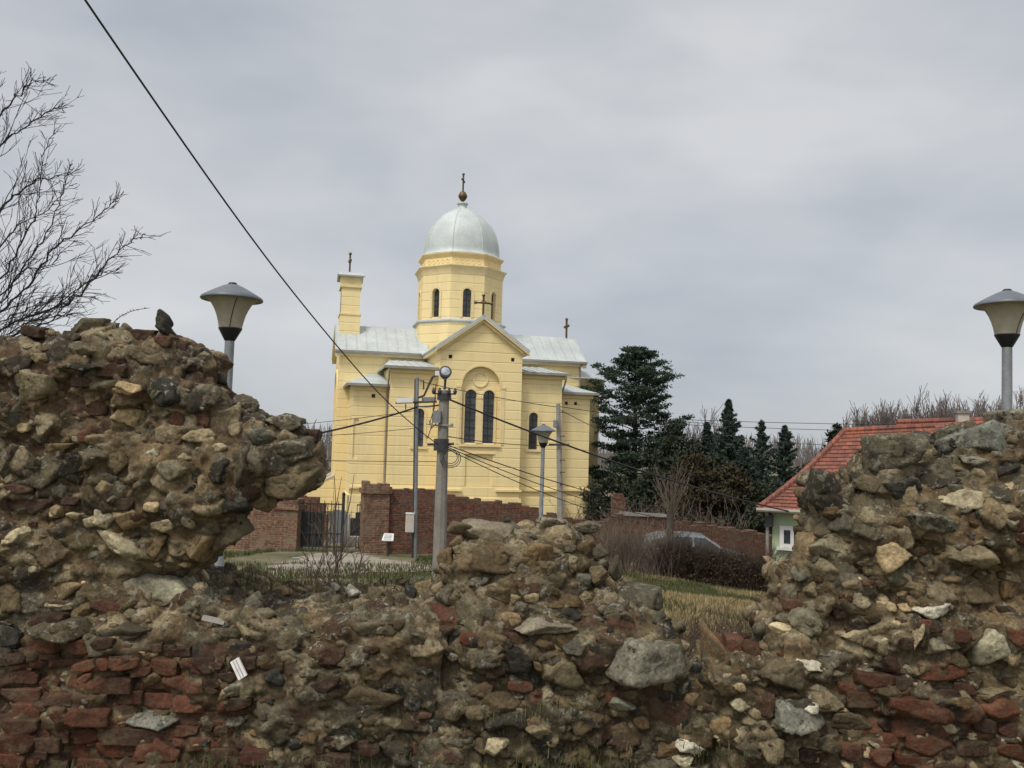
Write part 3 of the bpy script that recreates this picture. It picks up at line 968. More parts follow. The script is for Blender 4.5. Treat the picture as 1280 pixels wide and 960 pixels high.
mw, bvh_mid = fragment('ruined_wall', 'low squat stump of grey rubble wall in the middle, lichen on its flat top', [
    dict(poly=pxpoly([(520, 1030), (532, 775), (545, 762), (600, 752), (700, 756), (770, 758), (822, 782), (850, 808), (868, 838), (892, 862), (905, 1030)], 4.0), y=3.98, yb=5.6, tmin=1.4, k=1.0, round=0.08, batter=0.16),
    dict(poly=pxpoly([(545, 800), (552, 740), (556, 710), (566, 690), (582, 680), (612, 678), (650, 672), (690, 672), (715, 674), (732, 678), (743, 688), (746, 700), (746, 718), (754, 744), (795, 758), (815, 764), (823, 775), (828, 800)], 4.1),
         y=4.03, yb=5.1, tmin=0.35, k=1.3, round=0.09, batter=0.10),
    ], -0.55, 1.16, MID_ST,
    [(540, 650, 860, 780, 130, 'qgsmtgd', 6, 24), (540, 770, 900, 955, 180, 'gmmtsdmm', 5, 32)], 5, red_mid, 700)
rw, bvh_right = fragment('ruined_wall', 'tall sloping remnant of stone wall with pale stones above red brick courses, at the right', [
    dict(poly=pxpoly([(885, 1030), (882, 874), (888, 830), (925, 814), (962, 814), (968, 790), (994, 762), (1000, 728), (1018, 712), (1036, 692), (1046, 668), (1046, 618), (1050, 608), (1082, 612), (1092, 592), (1112, 572), (1128, 566), (1152, 572),
                      (1180, 586), (1202, 578), (1228, 560), (1252, 550), (1285, 538), (1420, 508), (1560, 500), (1660, 540), (1700, 1030)], 3.95),
         y=3.88, yb=5.2, tmin=0.35, k=1.3, round=0.13, batter=0.10),
    ], 0.84, 4.0, RIGHT_ST,
    [(960, 540, 1280, 720, 190, 'gsqmtdg', 5, 28), (890, 700, 1280, 960, 250, 'tmmqpspBb', 5, 28), (1280, 530, 1600, 960, 120, 'tmgqpsBb', 6, 28)], 7, red_right, 1120)

# ================================================================== THE CHURCH
CH_YAW = R(14)
org = P(599.5, 554, 50.0)
CH = thing('church', (org.x, org.y, -3.0), 'yellow rendered church with white ribbed dome, bell gable and bronze crosses', 'church', rotz=CH_YAW)

def front(u, v, d):      # plane facing the camera: u along X, v up, d into the wall
    return (u, d, v)
def part(mb, name, mat, smooth_shade=False, parent=CH):
    return mb.build(name, M[mat], parent, None, smooth_shade)

HW, LEN, CY = 2.45, 7.28, 7.9
NL = 7.95                                # the nave itself runs a little past the annexes
EAVE, RIDGE = 10.1, 11.85
NY0, NY1 = CY - HW, CY + HW

# nave: long walls and gabled ends
nv = MB()
gab = [(NY0, 0), (NY1, 0), (NY1, EAVE), (CY, RIDGE - 0.05), (NY0, EAVE)]
nv.prism(gab, lambda u, v, d: (d, u, v), -NL, NL)
part(nv, 'nave_wall', 'yellow')

# transept with the big recessed arch, double window and panel
tr = MB()
tout = [(-HW, 0), (HW, 0), (HW, EAVE), (0, RIDGE - 0.05), (-HW, EAVE)]
bay = arch(0.0, 4.42, 8.97, 2.26, 20)
low_panel = [(-0.82, 1.95), (0.82, 1.95), (0.82, 3.85), (-0.82, 3.85)]
vents = [[(x - .11, 9.36), (x + .11, 9.36), (x + .11, 9.58), (x - .11, 9.58)] for x in (-1.87, 1.87)]
tr.panel(tout, [bay, low_panel] + vents, front, 0.0, 0.28)
tr.add([front(-HW, 0, 0), front(-HW, EAVE, 0), front(-HW, EAVE, NY0 + .5), front(-HW, 0, NY0 + .5)], [(0, 1, 2, 3)])
tr.add([front(HW, 0, 0), front(HW, EAVE, 0), front(HW, EAVE, NY0 + .5), front(HW, 0, NY0 + .5)], [(0, 1, 2, 3)])
wL, wR = arch(-0.545, 4.5, 7.62, 0.68, 14), arch(0.545, 4.5, 7.62, 0.68, 14)
tr.panel(arch(0.0, 4.42, 8.97, 2.262, 20), [wL, wR], front, 0.28, 0.2)
tr.panel([(u * 1.002, v) for u, v in low_panel], [], front, 0.10, 0)
part(tr, 'transept_wall', 'yellow')
for x in (-1.87, 1.87):
    vt = MB(); vt.box(x - .11, x + .11, 0.2, 0.22, 9.36, 9.58); part(vt, 'vent', 'iron')

def arch_band(cx, z0, z1, w, t, y0, y1, to3=front, n=14, legs=True):
    """raised moulding round an arched opening"""
    o_, i_ = arch(cx, z0, z1 + t, w + 2 * t, n)[2:], arch(cx, z0, z1, w, n)[2:]
    if legs:
        o_ = [(cx + w / 2 + t, z0)] + o_ + [(cx - w / 2 - t, z0)]
        i_ = [(cx + w / 2, z0)] + i_ + [(cx - w / 2, z0)]
    mb = MB()
    for k in range(len(o_) - 1):
        q = [o_[k], o_[k + 1], i_[k + 1], i_[k]]
        mb.prism(q, to3, y0, y1)
    return mb

def window(cx, z0, z1, w, depth, to3=front, bars=5, parent=CH):
    """glazed arched window with its glazing bars"""
    g = MB()
    a = arch(cx, z0, z1, w, 12)
    g.add([to3(u, v, depth) for u, v in a], [tuple(range(len(a)))])
    win = part(g, 'window', 'glass', parent=parent)
    b = MB()
    b.prism([(cx - .02, z0), (cx + .02, z0), (cx + .02, z1 - .01), (cx - .02, z1 - .01)], to3, depth - 0.035, depth - 0.004)
    for k in range(1, bars):
        z = z0 + (z1 - z0) * k / bars
        b.prism([(cx - w / 2 + .005, z - .018), (cx + w / 2 - .005, z - .018), (cx + w / 2 - .005, z + .018), (cx - w / 2 + .005, z + .018)], to3, depth - 0.03, depth - 0.006)
    part(b, 'glazing_bars', 'iron', parent=win)
    return win

window(-0.545, 4.5, 7.62, 0.68, 0.46, bars=7)
window(0.545, 4.5, 7.62, 0.68, 0.46, bars=7)
for cx in (-0.545, 0.545):
    mb = arch_band(cx, 4.5, 7.62, 0.70, 0.10, 0.21, 0.278)
    part(mb, 'window_surround', 'trim')
mb = arch_band(0, 7.0, 8.97, 2.27, 0.11, -0.035, 0.05, n=20, legs=False)
part(mb, 'arch_moulding', 'trim')
mb = MB()
for k in range(24):                      # blind round panel above the twin lights
    a0, a1 = 2 * math.pi * k / 24, 2 * math.pi * (k + 1) / 24
    mb.prism([(0.46 * math.cos(a0), 8.22 + 0.46 * math.sin(a0)), (0.46 * math.cos(a1), 8.22 + 0.46 * math.sin(a1)),
              (0.38 * math.cos(a1), 8.22 + 0.38 * math.sin(a1)), (0.38 * math.cos(a0), 8.22 + 0.38 * math.sin(a0))], front, 0.22, 0.278)
part(mb, 'round_panel', 'trim')
mb = MB(); mb.box(-1.24, 1.24, -0.12, 0.14, 4.28, 4.42)
mb.box(-0.92, 0.92, -0.06, 0.02, 3.86, 3.95)
part(mb, 'window_sill', 'trim')
# pilaster strips of the bay beside the arch and between the lights
for x in (-1.32, 1.32):
    mb = MB(); mb.box(x - .11, x + .11, -0.035, 0.05, 4.425, 7.70); mb.box(x - .15, x + .15, -0.06, 0.055, 7.7, 7.84); part(mb, 'pilaster', 'trim')
mb = MB(); mb.box(-0.115, 0.115, 0.2, 0.279, 4.5, 7.1); mb.box(-0.17, 0.17, 0.17, 0.2795, 7.1, 7.28); part(mb, 'colonnette', 'trim')

# annexes in the corners of the cross
UX0, UX1, UY, UE = HW, 5.2, 0.8, 8.8
LY, LE = 1.6, 7.75
def annex(s):
    mb = MB()
    wx = s * 3.45
    w = arch(wx, 4.2, 6.42, 0.56, 12)
    xa, xb = sorted((s * UX0, s * UX1))
    mb.panel([(xa, 0), (xb, 0), (xb, UE), (xa, UE)], [w], front, UY, 0.22)
    xo = s * UX1
    mb.add([(xo, UY, 0), (xo, UY, UE), (xo, NY0 + .3, UE), (xo, NY0 + .3, 0)], [(0, 1, 2, 3)])
    part(mb, 'annex_wall', 'yellow')
    window(wx, 4.2, 6.42, 0.56, UY + 0.2, bars=5)
    mb = arch_band(wx, 4.2, 6.42, 0.58, 0.13, UY - 0.035, UY + 0.03)
    mb.box(wx - .5, wx + .5, UY - .09, UY + .02, 4.06, 4.195)
    part(mb, 'window_surround', 'trim')
    # lower annex
    mb = MB()
    xa, xb = sorted((s * UX1, s * LEN))
    if s < 0:
        blind = [arch(-7.02, 3.4, 5.75, 0.3, 8)]
        v_ = [[(-6.2, 6.98), (-5.98, 6.98), (-5.98, 7.2), (-6.2, 7.2)]]
    else:
        blind, v_ = [], [[(x - .1, 7.0), (x + .1, 7.0), (x + .1, 7.2), (x - .1, 7.2)] for x in (5.75, 6.35)]
    mb.panel([(xa, 0), (xb, 0), (xb, LE), (xa, LE)], blind + v_, front, LY, 0.09)
    for b_ in blind:
        mb.panel(b_, [], front, LY + 0.09, 0)
    xo = s * LEN
    if s < 0:
        e_arch = [(LY + 0.9, 3.4), (LY + 1.5, 3.4)] + [(LY + 1.2 + .3 * math.cos(math.pi * k / 8), 5.6 + .3 * math.sin(math.pi * k / 8)) for k in range(9)]
        mb.panel([(LY, 0), (NY0 + .1, 0), (NY0 + .1, LE), (LY, LE)], [e_arch], lambda u, v, d: (xo + d, u, v), 0.0, 0.1)
        mb.panel(e_arch, [], lambda u, v, d: (xo + d, u, v), 0.1, 0)
    else:
        mb.add([(xo, LY, 0), (xo, LY, LE), (xo, NY0 + .1, LE), (xo, NY0 + .1, 0)], [(0, 1, 2, 3)])
    part(mb, 'annex_wall', 'yellow')
    for q in v_:
        mb = MB(); mb.box(q[0][0], q[1][0], LY + .07, LY + .085, q[0][1], q[2][1]); part(mb, 'vent', 'iron')
    # annex roofs: sheet metal, hipped at the outer end
    o = 0.42
    mb = MB()
    mb.slab([(s * (UX0 + .02), UY - o, UE + .02), (s * (UX1 + o), UY - o, UE + .02), (s * UX1 * .93, NY0, UE + .82), (s * (UX0 + .02), NY0, UE + .82)], 0.1)
    mb.slab([(s * (UX1 + o), UY - o, UE + .02), (s * (UX1 + o), NY0, UE + .02), (s * UX1 * .93, NY0, UE + .82)], 0.1)
    for k in range(1, 6):
        x = s * (UX0 + k * (UX1 - UX0) / 5.6)
        mb.box(x - .02, x + .02, UY - o + .02, UY - o + .06, UE + .02, UE + .06)
        mb.hexa([(x - .02, UY - o, UE + .0), (x + .02, UY - o, UE + .0), (x + .02, NY0, UE + .8), (x - .02, NY0, UE + .8),
                 (x - .02, UY - o, UE + .07), (x + .02, UY - o, UE + .07), (x + .02, NY0, UE + .87), (x - .02, NY0, UE + .87)])
    part(mb, 'annex_roof', 'metal_roof')
    mb = MB()
    mb.slab([(s * (UX1 + .01), LY - o, LE + .02), (s * (LEN + o), LY - o, LE + .02), (s * (LEN - 1.2), NY0, LE + .95), (s * (UX1 + .01), NY0, LE + .95)], 0.1)
    mb.slab([(s * (LEN + o), LY - o, LE + .02), (s * (LEN + o), NY0, LE + .02), (s * (LEN - 1.2), NY0, LE + .95)], 0.1)
    part(mb, 'annex_roof', 'metal_roof')
    mb = MB()
    xa, xb = sorted((s * (UX0 + .05), s * (UX1 + o + .02)))
    mb.box(xa, xb, UY - o - .09, UY - o - .01, UE - .12, UE + .03)
    part(mb, 'gutter', 'gutter')
    mb = MB()
    xa, xb = sorted((s * (UX1 + .05), s * (LEN + o + .02)))
    mb.box(xa, xb, LY - o - .09, LY - o - .01, LE - .12, LE + .03)
    part(mb, 'gutter', 'gutter')
    mb = MB()
    xa, xb = sorted((s * UX0, s * (UX1 + .16)))
    mb.box(xa, xb, UY - .16, UY + .01, UE - .34, UE - .1)
    part(mb, 'cornice', 'trim')
    mb = MB()
    xa, xb = sorted((s * (UX1 + .01), s * (LEN + .16)))
    mb.box(xa, xb, LY - .16, LY + .01, LE - .34, LE - .1)
    part(mb, 'cornice', 'trim')
    mb = MB()
    x = s * (UX1 + .12)
    mb.tube([(x, UY - o - .05, UE - .1), (x, UY - o - .02, UE - .3), (s * (UX1 + .1), LY - .07, LE - .5), (s * (UX1 + .1), LY - .07, 0.2)], .055, 6)
    part(mb, 'downpipe', 'gutter')
    # plinth courses
    mb = MB()
    for (a, b, y) in ((UX0, UX1, UY), (UX1, LEN, LY)):
        xa, xb = sorted((s * a, s * (b + .1)))
        mb.box(xa, xb, y - .1, y + .02, 0, 1.3)
        mb.box(xa, xb, y - .16, y + .02, 1.7, 1.82)
    xo = s * (LEN + .1)
    xa, xb = sorted((s * (LEN - .02), xo))
    mb.box(xa, xb, LY - .1, NY1, 0, 1.3)
    part(mb, 'plinth', 'yellow')
annex(-1)
annex(1)
mb = MB()
mb.box(-HW - .1, HW + .1, -.1, .02, 0, 1.3)
mb.box(-HW - .1, -1.02, -.16, .02, 1.7, 1.82)
mb.box(1.02, HW + .1, -.16, .02, 1.7, 1.82)
part(mb, 'plinth', 'yellow')

# main roofs
sl = (RIDGE - EAVE) / HW
def gable_roof(axis, a0, a1, c0, seams, name='roof'):
    mb = MB()
    ov = 0.38
    for s in (-1, 1):
        e = HW + ov
        if axis == 'x':
            q = [(a0, c0 + s * e, RIDGE - sl * e + .14), (a1, c0 + s * e, RIDGE - sl * e + .14), (a1, c0, RIDGE + .14), (a0, c0, RIDGE + .14)]
        else:
            q = [(s * e, a0, RIDGE - sl * e + .14), (s * e, a1, RIDGE - sl * e + .14), (0, a1, RIDGE + .14), (0, a0, RIDGE + .14)]
        mb.slab(q, 0.12)
        for k in range(seams + 1):
            t = a0 + .02 + (a1 - a0 - .04) * k / seams
            z0, z1 = RIDGE - sl * e + .14, RIDGE + .14
            if axis == 'x':
                mb.hexa([(t - .02, c0 + s * e, z0 - .02), (t + .02, c0 + s * e, z0 - .02), (t + .02, c0, z1 - .02), (t - .02, c0, z1 - .02),
                         (t - .02, c0 + s * e, z0 + .05), (t + .02, c0 + s * e, z0 + .05), (t + .02, c0, z1 + .05), (t - .02, c0, z1 + .05)])
            else:
                mb.hexa([(s * e, t - .02, z0 - .02), (s * e, t + .02, z0 - .02), (0, t + .02, z1 - .02), (0, t - .02, z1 - .02),
                         (s * e, t - .02, z0 + .05), (s * e, t + .02, z0 + .05), (0, t + .02, z1 + .05), (0, t - .02, z1 + .05)])
    part(mb, name, 'metal_roof')
gable_roof('x', -NL - .3, -HW + .1, CY, 9)
gable_roof('x', HW - .1, NL + .3, CY, 9)
gable_roof('y', -.38, CY - 1.5, 0, 9)
# raking cornices of the transept gable, in two steps
mb = MB()
for s in (-1, 1):
    for (d0, y0, y1, t) in ((0.16, -.36, -.18, .13), (0.31, -.20, .01, .16)):
        e = HW + .36 if d0 < .2 else HW + .12
        z0, z1 = RIDGE - sl * e + .14 - d0 + .03, RIDGE + .14 - d0 + .03
        mb.hexa([(s * e, y0, z0 - t), (0, y0, z1 - t), (0, y1, z1 - t), (s * e, y1, z0 - t), (s * e, y0, z0), (0, y0, z1), (0, y1, z1), (s * e, y1, z0)])
    xa, xb = sorted((s * (HW + .01), s * (HW + .3)))
    mb.box(xa, xb, -.2, NY0, EAVE - .36, EAVE - .16)
part(mb, 'gable_cornice', 'trim')
for s in (-1, 1):                                   # nave eaves
    xa, xb = sorted((s * (HW + .32), s * (NL + .28)))
    mb = MB(); mb.box(xa, xb, NY0 - .26, NY0 + .01, EAVE - .34, EAVE - .14); part(mb, 'cornice', 'trim')
for s in (-1, 1):
    xa, xb = sorted((s * (HW + .4), s * (NL + .3)))
    mb = MB(); mb.box(xa, xb, NY0 - .50, NY0 - .39, EAVE - .16, EAVE - .03); part(mb, 'gutter', 'gutter')
# raking cornice of the west and east gables
for s in (-1, 1):
    mb = MB()
    for t in (-1, 1):
        e = HW + .34
        z0, z1 = RIDGE - sl * e, RIDGE
        xa, xb = sorted((s * (NL - .02), s * (NL + .27)))
        mb.hexa([(xa, CY + t * e, z0 - .22), (xb, CY + t * e, z0 - .22), (xb, CY, z1 - .22), (xa, CY, z1 - .22),
                 (xa, CY + t * e, z0), (xb, CY + t * e, z0), (xb, CY, z1), (xa, CY, z1)])
    part(mb, 'gable_cornice', 'trim')
mb = MB()
mb.tube([(-HW - .16, NY0 - .45, EAVE - .1), (-HW - .16, NY0 - .1, EAVE - .4), (-HW - .16, NY0 - .1, UE + .7)], .055, 6)
part(mb, 'downpipe', 'gutter')
mb = MB()
mb.tube([(NL - .1, NY0 - .45, EAVE - .1), (NL - .1, NY0 - .1, EAVE - .4), (NL - .1, NY0 - .1, LE + .7)], .055, 6)
part(mb, 'downpipe', 'gutter')
# west front: tall blind arch and doorway moulding
mb = MB()
wa = arch(CY, 1.4, 8.9, 2.5, 14)
to_w = lambda u, v, d: (-NL + d, u, v)
for k in range(len(wa) - 3):
    a_, b_ = wa[k + 2], wa[k + 3]
    f_ = lambda p, g: (CY + (p[0] - CY) * g, 7.65 + (p[1] - 7.65) * g)
    mb.prism([f_(a_, 1.12), f_(b_, 1.12), b_, a_], to_w, -.1, .02)
for t in (-1, 1):
    mb.box(-NL - .1, -NL + .02, CY + t * 1.32 - .08, CY + t * 1.32 + .08, 0, 7.65)
part(mb, 'arch_moulding', 'trim')
# east apse with its own cornice and half-cone roof
mb = MB()
mb.lathe([(2.1, 0), (2.1, 8.9)], 20, (NL, CY, 0))
part(mb, 'apse_wall', 'yellow')
mb = MB(); mb.lathe([(2.2, 8.5), (2.3, 8.7), (2.45, 8.9), (2.45, 9.0)], 20, (NL, CY, 0)); part(mb, 'cornice', 'trim')
mb = MB(); mb.lathe([(2.6, 9.005), (2.55, 9.08), (0.1, 10.0)], 20, (NL, CY, 0)); part(mb, 'annex_roof', 'metal_roof')

# drum: octagon with an arched window in every face
RD = 2.93
PH = R(22.5)
ap = RD * math.cos(PH)
side = 2 * RD * math.sin(PH)
mb = MB(); mb.lathe([(3.12, 9.9), (3.12, 12.22)], 8, (0, CY, 0), PH); part(mb, 'drum_base', 'yellow')
mb = MB(); mb.lathe([(3.12, 12.221), (3.24, 12.3), (3.24, 12.38), (2.95, 12.5)], 8, (0, CY, 0), PH); part(mb, 'drum_ledge', 'metal_roof')
mb = MB()
for k in range(8):
    a = math.pi / 4 * k
    ux, uy, nx_, ny_ = -math.sin(a), math.cos(a), math.cos(a), math.sin(a)
    to = lambda u, v, d, ux=ux, uy=uy, nx_=nx_, ny_=ny_: (u * ux + (ap - d) * nx_, CY + u * uy + (ap - d) * ny_, v)
    mb.panel([(-side / 2, 12.4), (side / 2, 12.4), (side / 2, 15.7), (-side / 2, 15.7)], [arch(0, 12.62, 14.5, 0.56, 10)], to, 0, 0.24)
    w = window(0, 12.62, 14.5, 0.56, 0.22, to, 5)
    b2 = arch_band(0, 12.6, 14.5, 0.58, 0.15, -.045, .03, to, 10)
    part(b2, 'window_surround', 'trim')
part(mb, 'drum_wall', 'yellow')
mb = MB(); mb.lathe([(2.95, 15.42), (3.0, 15.6), (3.06, 15.75), (3.16, 15.9), (3.2, 15.93), (3.2, 16.0), (2.85, 16.06)], 8, (0, CY, 0), PH); part(mb, 'drum_cornice', 'trim')
mb = MB(); mb.lathe([(2.78, 16.0), (2.78, 16.62)], 8, (0, CY, 0), PH)
ap2 = 2.78 * math.cos(PH)
for k in range(8):                      # row of small round ornaments on each side
    a = math.pi / 4 * k
    for j in range(5):
        u = (j - 2) * 0.37
        for t in range(10):
            a0, a1 = 2 * math.pi * t / 10, 2 * math.pi * (t + 1) / 10
            def to(uu, vv, d): return (-math.sin(a) * uu + math.cos(a) * (ap2 - d), CY + math.cos(a) * uu + math.sin(a) * (ap2 - d), vv)
            mb.prism([(u + .15 * math.cos(a0), 16.3 + .15 * math.sin(a0)), (u + .15 * math.cos(a1), 16.3 + .15 * math.sin(a1)),
                      (u + .09 * math.cos(a1), 16.3 + .09 * math.sin(a1)), (u + .09 * math.cos(a0), 16.3 + .09 * math.sin(a0))], to, -.03, .01)
part(mb, 'frieze', 'yellow')
mb = MB(); mb.lathe([(2.8, 16.6), (2.9, 16.7), (2.98, 16.8), (2.98, 16.86), (2.75, 16.9)], 8, (0, CY, 0), PH); part(mb, 'drum_cornice', 'trim')
# dome: eight gored panels with standing ribs
prof = [(2.86, 16.88), (2.70, 16.99), (2.62, 17.12)]
for k in range(1, 15):
    t = k / 14
    prof.append((2.62 * max(0.06, (1 - t ** 2.25)) ** 0.56, 17.12 + 3.25 * t))
mb = MB()
n0 = len(prof)
GS = 6
def oct_r(r, j):                         # between a flat and a round gore
    a = (j / GS - .5) * math.pi / 4
    flat = math.cos(math.pi / 8) / math.cos(a)
    return r * (0.55 * flat + 0.45)
ring = 8 * GS
vs, fs = [], []
for r, z in prof:
    for k in range(8):
        for j in range(GS):
            a = PH + math.pi / 4 * (k + j / GS)
            rr = oct_r(r, j)
            vs.append((rr * math.cos(a), CY + rr * math.sin(a), z))
for i in range(len(prof) - 1):
    for k in range(ring):
        fs.append((i * ring + k, i * ring + (k + 1) % ring, (i + 1) * ring + (k + 1) % ring, (i + 1) * ring + k))
fs.append(tuple(range((len(prof) - 1) * ring, len(prof) * ring)))
mb.add(vs, fs)
dome = part(mb, 'dome', 'dome', True)
mb = MB()
for k in range(8):
    a = PH + math.pi / 4 * k
    mb.tube([((r + .0) * math.cos(a), CY + r * math.sin(a), z) for r, z in prof], .035, 5)
part(mb, 'rib', 'dome', parent=dome)
mb = MB(); mb.lathe([(.52, 20.3), (.42, 20.42), (.30, 20.5), (.30, 20.72), (.38, 20.76), (.38, 20.84), (.2, 20.9)], 14, (0, CY, 0)); part(mb, 'finial_base', 'dome', True, dome)

def cross(x, y, z, h, w, ball=0.0, yaw=0.0):
    """budded cross on a stem, arms across the church's long side"""
    mb = MB()
    t = h * 0.035 + .012
    zb = z
    if ball:
        mb.lathe([(.06, 0), (.07, .12), (ball * .55, .2), (ball, .2 + ball * .75), (ball * 1.0, .2 + ball * 1.1), (ball * .62, .2 + ball * 1.8), (.08, .2 + ball * 2.05), (.05, .3 + ball * 2.05)], 14, (x, y, z))
        zb = z + .25 + ball * 2.05
    mb.box(x - t, x + t, y - t, y + t, zb - .1, zb + h)
    ca, sa = math.cos(yaw), math.sin(yaw)
    arm = zb + h * 0.62
    mb.tube([(x - w / 2 * ca, y - w / 2 * sa, arm), (x + w / 2 * ca, y + w / 2 * sa, arm)], t, 6)
    for (px, pz) in ((-w / 2, arm), (w / 2, arm), (0, zb + h)):
        mb.lathe([(.01, -t * 1.9), (t * 1.5, -t * 1.2), (t * 2.0, 0), (t * 1.5, t * 1.2), (.01, t * 1.9)], 8, (x + px * ca, y + px * sa, pz))
    mb.tube([(x - w * .22 * ca, y - w * .22 * sa, arm + w * .0), (x, y, arm + w * .22), (x + w * .22 * ca, y + w * .22 * sa, arm)], t * .5, 5)
    return mb
part(cross(0, CY, 20.85, 1.15, .66, .31, R(72)), 'cross', 'gold')
part(cross(0, 0.05, RIDGE + .15, 1.2, .95), 'cross', 'gold')
part(cross(NL - .3, CY, RIDGE + .15, 1.3, .7, 0, R(90)), 'cross', 'gold')

# bell gable over the west end
bx0, bx1, by = -NL - .02, -NL + 1.28, .95
mb = MB()
mb.box(bx0, bx1, CY - by, CY + by, RIDGE - 1.0, 12.55)
mb.box(bx0 + .06, bx1 - .06, CY - by + .06, CY + by - .06, 12.55, 14.4)
mb.box(bx0 + .0, bx1 - .0, CY - by, CY + by, 14.42, 15.15)
bc = part(mb, 'bell_gable', 'yellow')
mb = MB()
for z in (12.55, 14.36):
    mb = MB(); mb.box(bx0 - .05, bx1 + .05, CY - by - .05, CY + by + .05, z, z + .11); part(mb, 'cornice', 'trim', parent=bc)
mb = MB()
cxm = (bx0 + bx1) / 2
mb.prism([(cxm - .32, 14.78), (cxm, 14.6), (cxm + .32, 14.78), (cxm, 14.96)], front, CY - by - .03, CY - by + .01)
part(mb, 'lozenge_panel', 'trim', parent=bc)
mb = MB()
for t in (-1, 1):
    mb.slab([(bx0 - .2, CY + t * (by + .28), 15.12), (bx1 + .2, CY + t * (by + .28), 15.12), (bx1 + .2, CY, 15.55), (bx0 - .2, CY, 15.55)], .1)
part(mb, 'roof', 'metal_roof', parent=bc)
mb = MB()
a_ = arch(CY, 12.8, 14.2, .8, 10)
mb.add([(bx0 + .055, u, v) for u, v in a_], [tuple(range(len(a_)))])
part(mb, 'bell_opening_shade', 'iron', parent=bc)  # flat black face, the dark of the opening put in as colour
part(cross(cxm - .1, CY, 15.5, 1.25, .6, 0, R(90)), 'cross', 'gold', parent=bc)

# steps with a white parapet at the west door
mb = MB()
for k in range(6):
    mb.box(-NL - 2.6 + .32 * k, -NL + .05, CY - 1.3, CY + 1.3, .0 + .0 * k, .2 * (k + 1))
part(mb, 'steps', 'concrete')
for y in (CY - 1.75, CY + 1.45):
    mb = MB()
    mb.hexa([(-NL - 2.9, y, 0), (-NL - .02, y, 0), (-NL - .02, y + .3, 0), (-NL - 2.9, y + .3, 0),
             (-NL - 2.9, y, .75), (-NL - .02, y, 2.2), (-NL - .02, y + .3, 2.2), (-NL - 2.9, y + .3, .75)])
    pp = part(mb, 'stair_parapet', 'yellow')
    mb = MB()
    mb.hexa([(-NL - 2.95, y - .05, .76), (-NL - .02, y - .05, 2.21), (-NL - .02, y + .35, 2.21), (-NL - 2.95, y + .35, .76),
             (-NL - 2.95, y - .05, .88), (-NL - .02, y - .05, 2.33), (-NL - .02, y + .35, 2.33), (-NL - 2.95, y + .35, .88)])
    part(mb, 'parapet_coping', 'white', parent=pp)

# ================================================================== STREET LAMPS
def shade_mat():
    m, nt, b = new_mat('milky_lamp_shade')
    v = pos(nt)
    c = mix(nt, rng(nt, noise(nt, v, 9, 4), 0.35, 0.65, 0, 1), (0.66, 0.60, 0.45), (0.55, 0.50, 0.37))
    nt.links.new(c, b.inputs['Base Color'])
    b.inputs['Roughness'].default_value = 0.35
    tr_ = nd(nt, 'ShaderNodeBsdfTranslucent')
    nt.links.new(c, tr_.inputs['Color'])
    ms = nd(nt, 'ShaderNodeMixShader'); ms.inputs[0].default_value = 0.45
    nt.links.new(b.outputs[0], ms.inputs[1]); nt.links.new(tr_.outputs[0], ms.inputs[2])
    nt.links.new(ms.outputs[0], nt.nodes['Material Output'].inputs[0])
    return m
M['shade'] = shade_mat()

def street_lamp(px, py_top, d, label, thin_line=True, lean=0.0):
    top = P(px, py_top, d)
    g = gz(top.x, top.y)
    root = thing('street_lamp', (top.x, top.y, g), label, 'street lamp', 'grey street lamps with bell shaped shades')
    root.rotation_euler = (0, R(lean), 0)
    s = 0.0093
    H = top.z - g
    zc = H - 74 * s
    mb = MB(); mb.lathe([(.085, 0), (.085, .5), (.062, .54), (.055, zc - .02), (.052, zc + .02)], 14); mb.build('pole', M['galv'], root, smooth_shade=True)
    mb = MB(); mb.lathe([(.052, zc - .01), (.062, zc), (.132, zc + 14 * s), (.138, zc + 15.5 * s), (.12, zc + 16 * s)], 24); mb.build('collar', M['collar'], root, smooth_shade=True)
    prof = [(.130, 15.8), (.136, 19), (.148, 25), (.166, 32), (.192, 39), (.228, 46), (.272, 51), (.31, 53.5)]
    n = 32
    mb = MB()
    vs, fs = [], []
    for r, z in prof:
        for k in range(n):
            vs.append((r * math.cos(2 * math.pi * k / n), r * math.sin(2 * math.pi * k / n), zc + z * s))
    for i in range(len(prof) - 1):
        for k in range(n):
            fs.append((i * n + k, i * n + (k + 1) % n, (i + 1) * n + (k + 1) % n, (i + 1) * n + k))
    mb.add(vs, fs)
    sh = mb.build('lamp_shade', M['shade'], root, smooth_shade=True)
    if thin_line:
        a0 = R(-82)
        pts = []
        for i, (r, z) in enumerate(prof[:-1]):
            a = a0 + 0.12 + 0.16 * (z - 16) / 20 * (1 if z < 38 else 1.0)
            pts.append(((r + .002) * math.cos(a), (r + .002) * math.sin(a), zc + z * s))
        mb = MB(); mb.tube(pts, .0055, 5); mb.build('dark_line', M['dark_steel'], sh)  # thin dark curved strip laid on the outside of the milky bell
    mb = MB(); mb.lathe([(.30, zc + 52.3 * s), (.352, zc + 51.0 * s), (.358, zc + 52 * s), (.35, zc + 54.5 * s), (.29, zc + 58.5 * s), (.20, zc + 64 * s), (.12, zc + 68.5 * s), (.06, zc + 71.2 * s), (.045, zc + 71.6 * s)], 36)
    hat = mb.build('lamp_hat', M['hat'], root, smooth_shade=True)
    mb = MB(); mb.lathe([(.05, zc + 71 * s), (.052, zc + 72.5 * s), (.035, zc + 73.8 * s), (.01, zc + 74 * s)], 14); mb.build('knob', M['collar'], hat, smooth_shade=True)
    return root
street_lamp(289.5, 353, 10.0, 'street lamp rising behind the overhanging wall remnant, pale bell shade under a grey hat', lean=0.2)
street_lamp(1252, 361, 10.0, 'street lamp at the right edge, rising behind the sloping stone wall remnant', lean=0.9)
